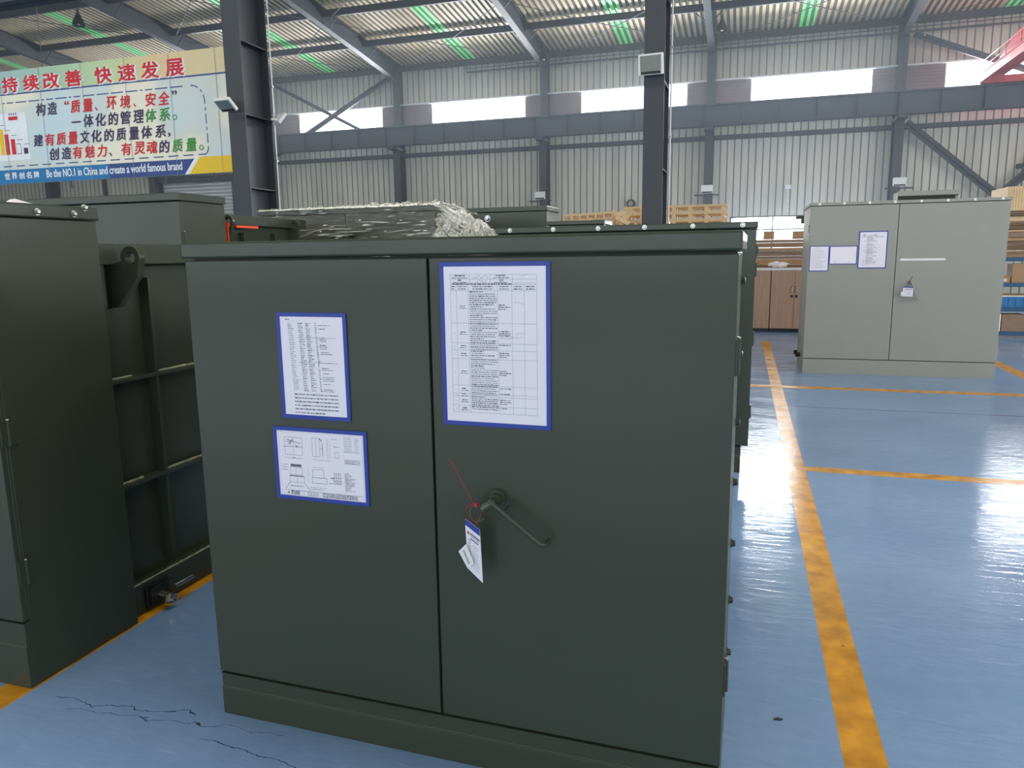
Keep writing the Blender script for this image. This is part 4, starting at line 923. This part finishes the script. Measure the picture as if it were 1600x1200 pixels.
def draw_blank(p_, w_, h_):
    words_(p_, 0.2 * w_, 0.25 * w_, 0.12 * h_, 0.008); words_(p_, 0.7 * w_, 0.74 * w_, 0.12 * h_, 0.008)
sleeve(main, 0.314, 0.546, 1.033, 1.348, 'small upright blue framed list sheet on the foreground cabinet', draw_list)
sleeve(main, 0.276, 0.594, 0.780, 1.006, 'landscape blue framed technical drawing below the upright list sheet', draw_plan)
sleeve(main, 0.838, 1.146, 1.044, 1.487, 'large blue framed inspection form on the foreground cabinet', draw_form)
sleeve(t8, 0.015, 0.238, 1.267, 1.575, 'small upright framed paper on the grey cabinet with torn tape marks', draw_small, 0.01)
sleeve(t8, 0.240, 0.552, 1.348, 1.570, 'nearly blank landscape framed paper between two others on the grey cabinet', draw_blank, 0.01)
sleeve(t8, 0.560, 0.875, 1.298, 1.738, 'large upright framed form beside the door seam of the grey cabinet', draw_form, 0.012)

# ------------------------------------------------------------------ hanging tags
def local(parent, p): return parent.matrix_basis @ Vector(p)
def hang_tag(base, pts, tie, label, small=False):
    """pts: four corners in door coordinates (tl, tr, br, bl)"""
    Mb = base.matrix_basis
    r_ = thing('hanging_tag', label, 'tag', Mb @ Vector(pts[0]), 0)
    inv = Vector(Mb @ Vector(pts[0]))
    P = [(Mb @ Vector(p)) - inv for p in pts]
    tl, tr, br, bl = P
    nrm = (tr - tl).cross(bl - tl).normalized()
    if nrm.y > 0: nrm = -nrm
    q = MB(); q.flat = True
    B = [p - nrm * 0.0012 for p in P]
    q.add(P + B, [(0, 1, 2, 3), (7, 6, 5, 4), (0, 4, 5, 1), (1, 5, 6, 2), (2, 6, 7, 3), (3, 7, 4, 0)])
    def at(u, v, e=0.0004): return tl + (tr - tl) * u + (bl - tl) * v + (br - tr - bl + tl) * u * v + nrm * e
    def rc(u0, u1, v0, v1, mi, e=0.0004): q.mi = mi; q.add([at(u0, v0, e), at(u1, v0, e), at(u1, v1, e), at(u0, v1, e)], [(0, 1, 2, 3)])
    rc(0, 1, 0, 0.12, 4); rc(0.12, 0.24, 0.20, 0.26, 3, 0.0006)
    rc(0.3, 0.95, 0.2, 0.235, 1); rc(0.3, 0.92, 0.25, 0.262, 1); rc(0.3, 0.85, 0.30, 0.33, 1); rc(0.15, 0.35, 0.36, 0.38, 1)
    for k in range(9): rc(0.15, 0.3, 0.42 + 0.055 * k, 0.435 + 0.055 * k, 1) ; rc(0.42, 0.42 + random.uniform(0.3, 0.5), 0.42 + 0.055 * k, 0.432 + 0.055 * k, 2)
    q.build('tag_card', [PAPER, INK, INK2, RED, BLUEF], r_)
    tq = MB().tube([Mb @ Vector(p) - inv for p in tie], 0.0011 if not small else 0.003, 6); tq.build('tag_string', REDW if not small else BLACK, r_)
    return r_
tieP = [(0.862, -0.03, 0.955), (0.90, -0.045, 0.905), (0.946, -0.058, 0.836)]
loop = [(0.948 + 0.026 * math.cos(t) * 0.9 - 0.008, -0.058 + 0.012 * math.sin(2 * t), 0.812 + 0.028 * math.sin(t)) for t in [PI / 2 + 2 * PI * k / 18 for k in range(19)]]
ht = hang_tag(main, [(0.917, -0.06, 0.797), (0.962, -0.066, 0.772), (0.966, -0.062, 0.618), (0.921, -0.056, 0.652)], tieP + loop, 'white inspection tag hanging on a red string from the foreground cabinet handle')
q = MB(); q.flat = True
bp_ = main.matrix_basis @ Vector((0.917, -0.06, 0.797))
P = [(main.matrix_basis @ Vector(p)) - bp_ for p in ((0.900, -0.070, 0.705), (0.922, -0.069, 0.728), (0.944, -0.069, 0.675), (0.926, -0.069, 0.657))]
q.add(P + [p + Vector((0, 0.001, 0)) for p in P], [(0, 1, 2, 3), (7, 6, 5, 4), (0, 4, 5, 1), (1, 5, 6, 2), (2, 6, 7, 3), (3, 7, 4, 0)])
q.mi = 1
for k in range(8):
    a_ = P[1] + (P[2] - P[1]) * (0.15 + 0.09 * k) + (P[0] - P[1]) * 0.35; b_ = a_ + (P[0] - P[1]) * 0.22; c_ = (P[2] - P[1]) * 0.05
    e_ = Vector((0, -0.0006, 0)); q.add([a_ + e_, b_ + e_, b_ + c_ + e_, a_ + c_ + e_], [(0, 1, 2, 3)])
q.build('tag_sticker', [WHITE, INK], ht)
MB().box(-0.0, 0.006, -0.004, 0.004, -0.004, 0.006).build('tag_knot', RED, ht).location = Vector(main.matrix_basis @ Vector((0.946, -0.058, 0.838))) - bp_
hang_tag(t8, [(1.065, -0.06, 1.085), (1.175, -0.06, 1.08), (1.175, -0.055, 0.965), (1.07, -0.055, 0.965)], [(1.165, -0.03, 1.21), (1.12, -0.05, 1.11), (1.115, -0.06, 1.08)], 'small white tag hanging from the grey cabinet handle', True)
o = MB().box(0.745 + 1.045, 0.745 + 1.10, 9.832, 9.835, 0.972, 1.02).build('tag_sticker', WHITE); o.parent = D.objects['hanging_tag.001']; o.matrix_parent_inverse = Matrix.Translation(-D.objects['hanging_tag.001'].location)

# ------------------------------------------------------------------ pallets
def pallet(w_=2.1, d_=1.1, h_=0.14):
    r_ = thing('wooden_pallet', 'pallet', 'pallet')
    n_ = 9
    for k in range(3):
        x_ = -w_ / 2 if False else 0
        y_ = -d_ / 2 + k * (d_ - 0.1) / 2
        q = MB()
        for j in range(7): xx = -w_ / 2 + 0.02 + j * (w_ - 0.14) / 6; q.box(xx, xx + 0.07, y_ - 0.012, y_ + 0.1, 0.022, h_ - 0.044)
        q.box(-w_ / 2, w_ / 2, y_, y_ + 0.1, h_ - 0.044, h_ - 0.022); q.build('bearer', WOOD, r_)
    for k in range(5):
        y_ = -d_ / 2 + k * (d_ - 0.1) / 4; MB().box(-w_ / 2, w_ / 2, y_, y_ + 0.1, h_ - 0.022, h_).build('deck_board', WOOD, r_)
    for k in (0, 2):
        y_ = -d_ / 2 + k * (d_ - 0.1) / 2; MB().box(-w_ / 2, w_ / 2, y_, y_ + 0.1, 0, 0.022).build('bottom_board', WOOD, r_)
    return r_
proto = pallet(); nP = 17; ph = 2.49 / nP
nth = ['topmost', 'second', 'third', 'fourth', 'fifth', 'sixth', 'seventh', 'eighth', 'ninth', 'tenth', 'eleventh', 'twelfth', 'thirteenth', 'fourteenth', 'fifteenth', 'sixteenth', 'bottom']
for k in range(nP):
    o = proto if k == 0 else copy_tree(proto)
    i_ = nP - 1 - k
    o.location = (-1.415 + random.uniform(-0.012, 0.012), 16.55 + random.uniform(-0.02, 0.02), ph * k)
    o.scale = (1, 1, ph / 0.1405); o['label'] = 'raw pine pallet, %s of the tall stack behind the centre column' % (nth[i_] + (' from the top' if 0 < i_ < 16 else '')); o['group'] = 'pallets in the tall stack behind the column'
nQ = 16; ph2 = 0.146
for k in range(nQ):
    o = copy_tree(proto); o.location = (-3.02, 15.55, ph2 * k); o.scale = (0.5, 1, 1.03); i_ = nQ - 1 - k
    o['label'] = 'raw pine pallet, %s of the shorter stack with broken boards' % (nth[i_] + (' from the top' if 0 < i_ < 16 else '')); o['group'] = 'pallets in the shorter stack'
    if k >= nQ - 1: o.rotation_euler = (0, math.radians(-2.2), 0)
for k, (a, b, w_) in enumerate((((-2.56, 15.1, 2.36), (-2.42, 15.15, 2.10), 0.12), ((-2.50, 15.0, 2.28), (-2.12, 15.05, 2.34), 0.09), ((-2.15, 15.0, 2.36), (-2.40, 15.05, 2.08), 0.1), ((-2.46, 14.95, 2.24), (-2.2, 15.0, 2.10), 0.08))):
    tag(MB().bar(a, b, 0.03, w_, (0, 1, 0) if False else (0, 0, 1)).build('broken_board', WOOD), ('short splintered board standing at the pallet stack corner', 'splintered board lying across the pallet stack corner', 'splintered board leaning against the tall pallet stack', 'lowest splintered board between the two pallet stacks')[k], 'board', 'broken pallet boards')
# support for the loose boards: an upright crate between the stacks
tag(MB().box(-2.50, -2.12, 15.12, 15.5, 0, 2.12).build('timber_block', WOOD2), 'upright timber crate standing between the two pallet stacks', 'crate')

# ------------------------------------------------------------------ cupboards, boards, bag
def cupboard(x0, label, first=None):
    W_ = 0.84
    r_ = thing('wooden_cupboard', label, 'cupboard', (x0, 15.0, 0), 0, 'wood laminate cupboards')
    MB().box(0.002, W_ - 0.002, 0.02, 0.45, 0.07, 1.17).build('cupboard_body', LAMIN, r_)
    MB().box(0, W_, 0.04, 0.43, 0, 0.07).build('plinth', BLACK, r_)
    MB().box(-0.005, W_ + 0.005, -0.01, 0.46, 1.17, 1.21).build('worktop', WHITE, r_)
    for k in range(2):
        a = 0.003 + k * W_ / 2
        d_ = MB().box(a, a + W_ / 2 - 0.006, 0, 0.018, 0.075, 1.165).build('door', LAMIN, r_, bevel=0.002)
        hx = W_ / 2 - 0.04 if k == 0 else W_ / 2 + 0.04
        MB().tube([(hx, 0, 0.76), (hx, -0.03, 0.77), (hx, -0.03, 0.86), (hx, 0, 0.87)], 0.008, 8).build('door_pull', ZINC, d_)
        MB().box(hx - 0.02, hx + 0.02, -0.008, 0, 0.66, 0.71).build('door_lock', BLACK, d_)
    return r_
cupboard(0.50, 'brown wood laminate cupboard with two handles beside the grey cabinet')
cupboard(-0.35, 'brown wood laminate cupboard half hidden behind the green cabinet')
cupboard(1.35, 'brown wood laminate cupboard hidden behind the grey cabinet')
q = MB(); q.flat = True
def bagf(u, v):
    th = u * 2 * PI; ph = v * PI; d_ = Vector((math.sin(ph) * math.cos(th), math.sin(ph) * math.sin(th), math.cos(ph)))
    k = 1 + 0.5 * nz3(d_.x * 2.2, d_.y * 2.2, d_.z * 2.2 + 5) + 0.2 * nz3(d_.x * 7, d_.y * 7, d_.z * 7)
    return (0.62 + 0.17 * d_.x * k, 15.2 + 0.1 * d_.y * k, 1.21 + max(0.0, 0.06 + 0.055 * d_.z * k))
o = grid_sheet(40, 24, bagf).build('plastic_bag', BAGM); tag(o, 'crumpled white plastic bag on the cupboard top', 'bag')
# board stack on trestles behind the cupboards
zz = 0.9; nb = 0
tag(MB().box(-0.1, 2.2, 16.1, 17.0, 0, 0.9).build('timber_bale', WOOD2), 'timber bale supporting the loose boards behind the cupboards', 'timber bale')
blab = ['lowest', 'second', 'third', 'fourth', 'fifth', 'sixth', 'seventh', 'eighth', 'topmost']
hs = [0.16, 0.1, 0.09, 0.12, 0.06, 0.1, 0.07, 0.1, 0.06]
for k, h_ in enumerate(hs):
    a0 = random.uniform(-0.04, 0.04) + (0.15 if k == 3 else 0)
    q = MB().box(0, 2.05, 0, 0.8, 0, h_ - 0.012)
    o = q.build('board_panel', WOOD2 if k % 3 else CARD, None, bevel=0.004); o.location = (0.05 + a0, 16.1 + 0.03 * (k % 3), zz); zz += h_ + 0.001
    tag(o, 'flat brown board, %s of the pile behind the cupboards' % blab[k], 'board', 'boards piled behind the cupboards')
for k, (x_, w_, h_) in enumerate(((0.36, 0.2, 0.16), (0.92, 0.26, 0.15), (1.15, 0.2, 0.3))):
    tag(MB().box(x_, x_ + w_, 16.2, 16.5, zz, zz + h_).build('small_carton', CARD, None, bevel=0.005), ('small carton on the board pile in front of the low window', 'wider low carton on the board pile near the grey cabinet', 'taller carton on the board pile against the grey cabinet edge')[k], 'carton')
r_ = thing('bench_vice', 'dark vice like fitting on the board pile by the grey cabinet', 'vice', (1.12, 16.3, zz + 0.3))
MB().box(-0.06, 0.06, -0.05, 0.05, 0, 0.1).build('vice_body', DARKM, r_); MB().bar((-0.16, 0, 0.12), (0.06, 0, 0.12), 0.05, 0.06).build('vice_jaw', DARKM, r_)

# ------------------------------------------------------------------ rack with bins
RX0, RX1, RY0, RY1 = 3.35, 6.2, 14.66, 15.4
r_ = thing('storage_rack', 'blue steel rack with bins and cardboard beyond the grey cabinet', 'rack')
for x_ in (RX0, RX1 - 0.06):
    for y_ in (RY0, RY1 - 0.06): MB().box(x_, x_ + 0.06, y_, y_ + 0.06, 0, 1.45).build('upright', RACK, r_)
SZ = [0.10, 0.51, 0.93, 1.36]
for z_ in SZ:
    MB().box(RX0, RX1, RY0, RY1, z_ - 0.01, z_).build('shelf_deck', RACK, r_); MB().box(RX0 + 0.06, RX1 - 0.06, RY0 - 0.01, RY0 + 0.03, z_ - 0.06, z_ + 0.01).build('shelf_beam', RACK, r_)
def bin_(x_, y_, z_, w_, d_, h_, label):
    r = thing('plastic_bin', label, 'bin', (x_, y_, z_), 0, 'blue bins on the rack')
    q = MB().box(0, w_, 0, 0.01, 0, h_).box(0, w_, d_ - 0.01, d_, 0, h_).box(0, 0.01, 0, d_, 0, h_).box(w_ - 0.01, w_, 0, d_, 0, h_).box(0, w_, 0, d_, 0, 0.01); q.build('bin_body', BIN, r)
    q = MB().box(-0.012, w_ + 0.012, -0.012, 0, h_ - 0.03, h_); n = 5
    for k in range(n): xx = w_ * (k + 0.5) / n; q.box(xx - 0.006, xx + 0.006, -0.01, 0, 0.02, h_ - 0.03)
    q.build('bin_rim', BIN, r)
bin_(3.92, RY0 + 0.05, SZ[1], 0.24, 0.35, 0.19, 'blue plastic bin nearest the grey cabinet on the middle shelf')
bin_(4.19, RY0 + 0.05, SZ[1], 0.55, 0.35, 0.19, 'wide blue plastic bin on the middle shelf of the rack')
bin_(3.93, RY0 + 0.05, SZ[0], 0.27, 0.35, 0.22, 'blue plastic bin on the lowest shelf of the rack')
bin_(3.86, RY0 + 0.05, SZ[2], 0.22, 0.3, 0.15, 'small blue plastic bin on the upper shelf beside cartons')
def carton(x_, y_, z_, w_, d_, h_, label, m_=None):
    r = thing('cardboard_carton', label, 'carton', (x_, y_, z_), 0); MB().box(0, w_, 0, d_, 0, h_).build('carton_box', m_ or CARD, r, bevel=0.004)
    MB().box(w_ / 2 - 0.025, w_ / 2 + 0.025, -0.001, d_, h_, h_ + 0.001).build('tape', WOOD, r)
    return r
carton(4.12, RY0 + 0.04, SZ[2], 0.22, 0.3, 0.12, 'low carton with white label on the upper rack shelf')
MB().box(0.03, 0.17, -0.002, 0, 0.03, 0.08).build('paper_label', WHITE, D.objects['cardboard_carton'])
carton(4.36, RY0 + 0.04, SZ[2], 0.3, 0.3, 0.33, 'tall brown carton on the upper rack shelf at the picture edge')
carton(4.28, RY0 + 0.05, SZ[0], 0.35, 0.35, 0.3, 'brown carton on the lowest rack shelf at the picture edge', WOOD2)
# steel profile pieces
tag(MB().tube([(4.24, RY0 + 0.02, SZ[0]), (4.25, RY0 + 0.06, SZ[0] + 0.3)], 0.012, 8).build('metal_rod', ZINC), 'short steel rod standing between bin and carton on the lowest shelf', 'rod')
# flat cardboard on shelves
for k, (z_, lab) in enumerate(((SZ[1] + 0.19, 'flat white sheet lying over the wide blue bin'), (SZ[2] - 0.17, 'flattened carton over the white sheet below the upper shelf'))):
    tag(MB().box(4.1, 4.9, RY0 + 0.04, RY0 + 0.4, z_ + 0.001 + (0 if k == 0 else 0), z_ + 0.02).build('flat_sheet', WHITE if k == 0 else CARD), lab, 'sheet')
D.objects['flat_sheet.001'].location.z = (SZ[1] + 0.211) - (SZ[2] - 0.169)
# cardboard pile on top
z_ = SZ[3]
blab2 = []
k = 0
while z_ < 2.12:
    h_ = random.choice((0.02, 0.03, 0.045, 0.06, 0.09)); h_ = min(h_, 2.135 - z_)
    if h_ < 0.012: break
    dx = random.uniform(-0.06, 0.08)
    q = MB()
    n = 12
    x0_, x1_ = 3.86 + dx, 5.6 + dx
    f = random.uniform(0, 6)
    top = [(x0_ + (x1_ - x0_) * i / n, z_ + h_ - 0.004 - 0.006 * abs(math.sin(f + i))) for i in range(n + 1)]
    q.prism([(x0_, z_ + 0.0005), (x1_, z_ + 0.0005)] + top[::-1], RY0 + random.uniform(-0.03, 0.05), RY1, 'y')
    o = q.build('flattened_carton', (CARD, WOOD2, WOOD, GAPSHADE, WOOD2)[k % 5])
    blab2.append(o); z_ += h_; k += 1
for i, o in enumerate(blab2):
    j = len(blab2) - 1 - i
    tag(o, 'flattened cardboard on top of the rack, %s' % ('topmost under the wooden crate' if j == 0 else 'lowest of the pile' if i == 0 else 'layer %s from the top' % nth[j] if j < 17 else 'layer %s from the bottom' % nth[i]), 'cardboard', 'flattened cardboard on the rack')
cr_ = thing('wooden_crate', 'closed plywood crate on top of the cardboard pile', 'crate', (4.17, RY0, z_))
MB().box(0, 1.2, 0, 0.9, 0, 2.535 - z_).build('crate_body', WOOD, cr_, bevel=0.003)
n = 0
q = MB()
for i in range(30): q.box(0.01 + 0.04 * i, 0.012 + 0.04 * i, -0.003, 0, 0.01, 2.53 - z_)
q.build('board_grooves', CARD, cr_)
# small clutter on the floor: debris flakes
for (x_, y_, l_) in ((-1.155, 1.60, 'pale wood flake on the floor in front of the foreground cabinet'), (0.16, 2.35, 'dark pebble on the floor beside the foreground cabinet'),):
    tag(MB().prism([(x_ - 0.014, y_ - 0.006), (x_ + 0.01, y_ - 0.004), (x_ + 0.016, y_ + 0.004), (x_ - 0.004, y_ + 0.007)], 0.0, 0.004, 'z').build('floor_flake' if 'pale' in l_ else 'pebble', WOOD if 'pale' in l_ else BLACK), l_, 'debris')

# thin haze in the far half of the hall, also standing in for lens glow
m, t, p = new_mat('hall_haze'); t.nodes.remove(p)
vs_ = t.nodes.new('ShaderNodeVolumeScatter'); vs_.inputs['Density'].default_value = 0.0055; vs_.inputs['Anisotropy'].default_value = 0.3; vs_.inputs['Color'].default_value = (0.80, 0.90, 1.0, 1)
t.links.new(vs_.outputs[0], t.nodes['Material Output'].inputs['Volume'])
hz = MB().box(XL + 0.5, XR - 0.5, 12.0, WALL_Y - 0.05, 0.01, 8.85).build('haze', m); tag(hz, 'thin bluish haze hanging in the far part of the hall', 'haze', None, 'stuff')
bpy.context.view_layer.update()
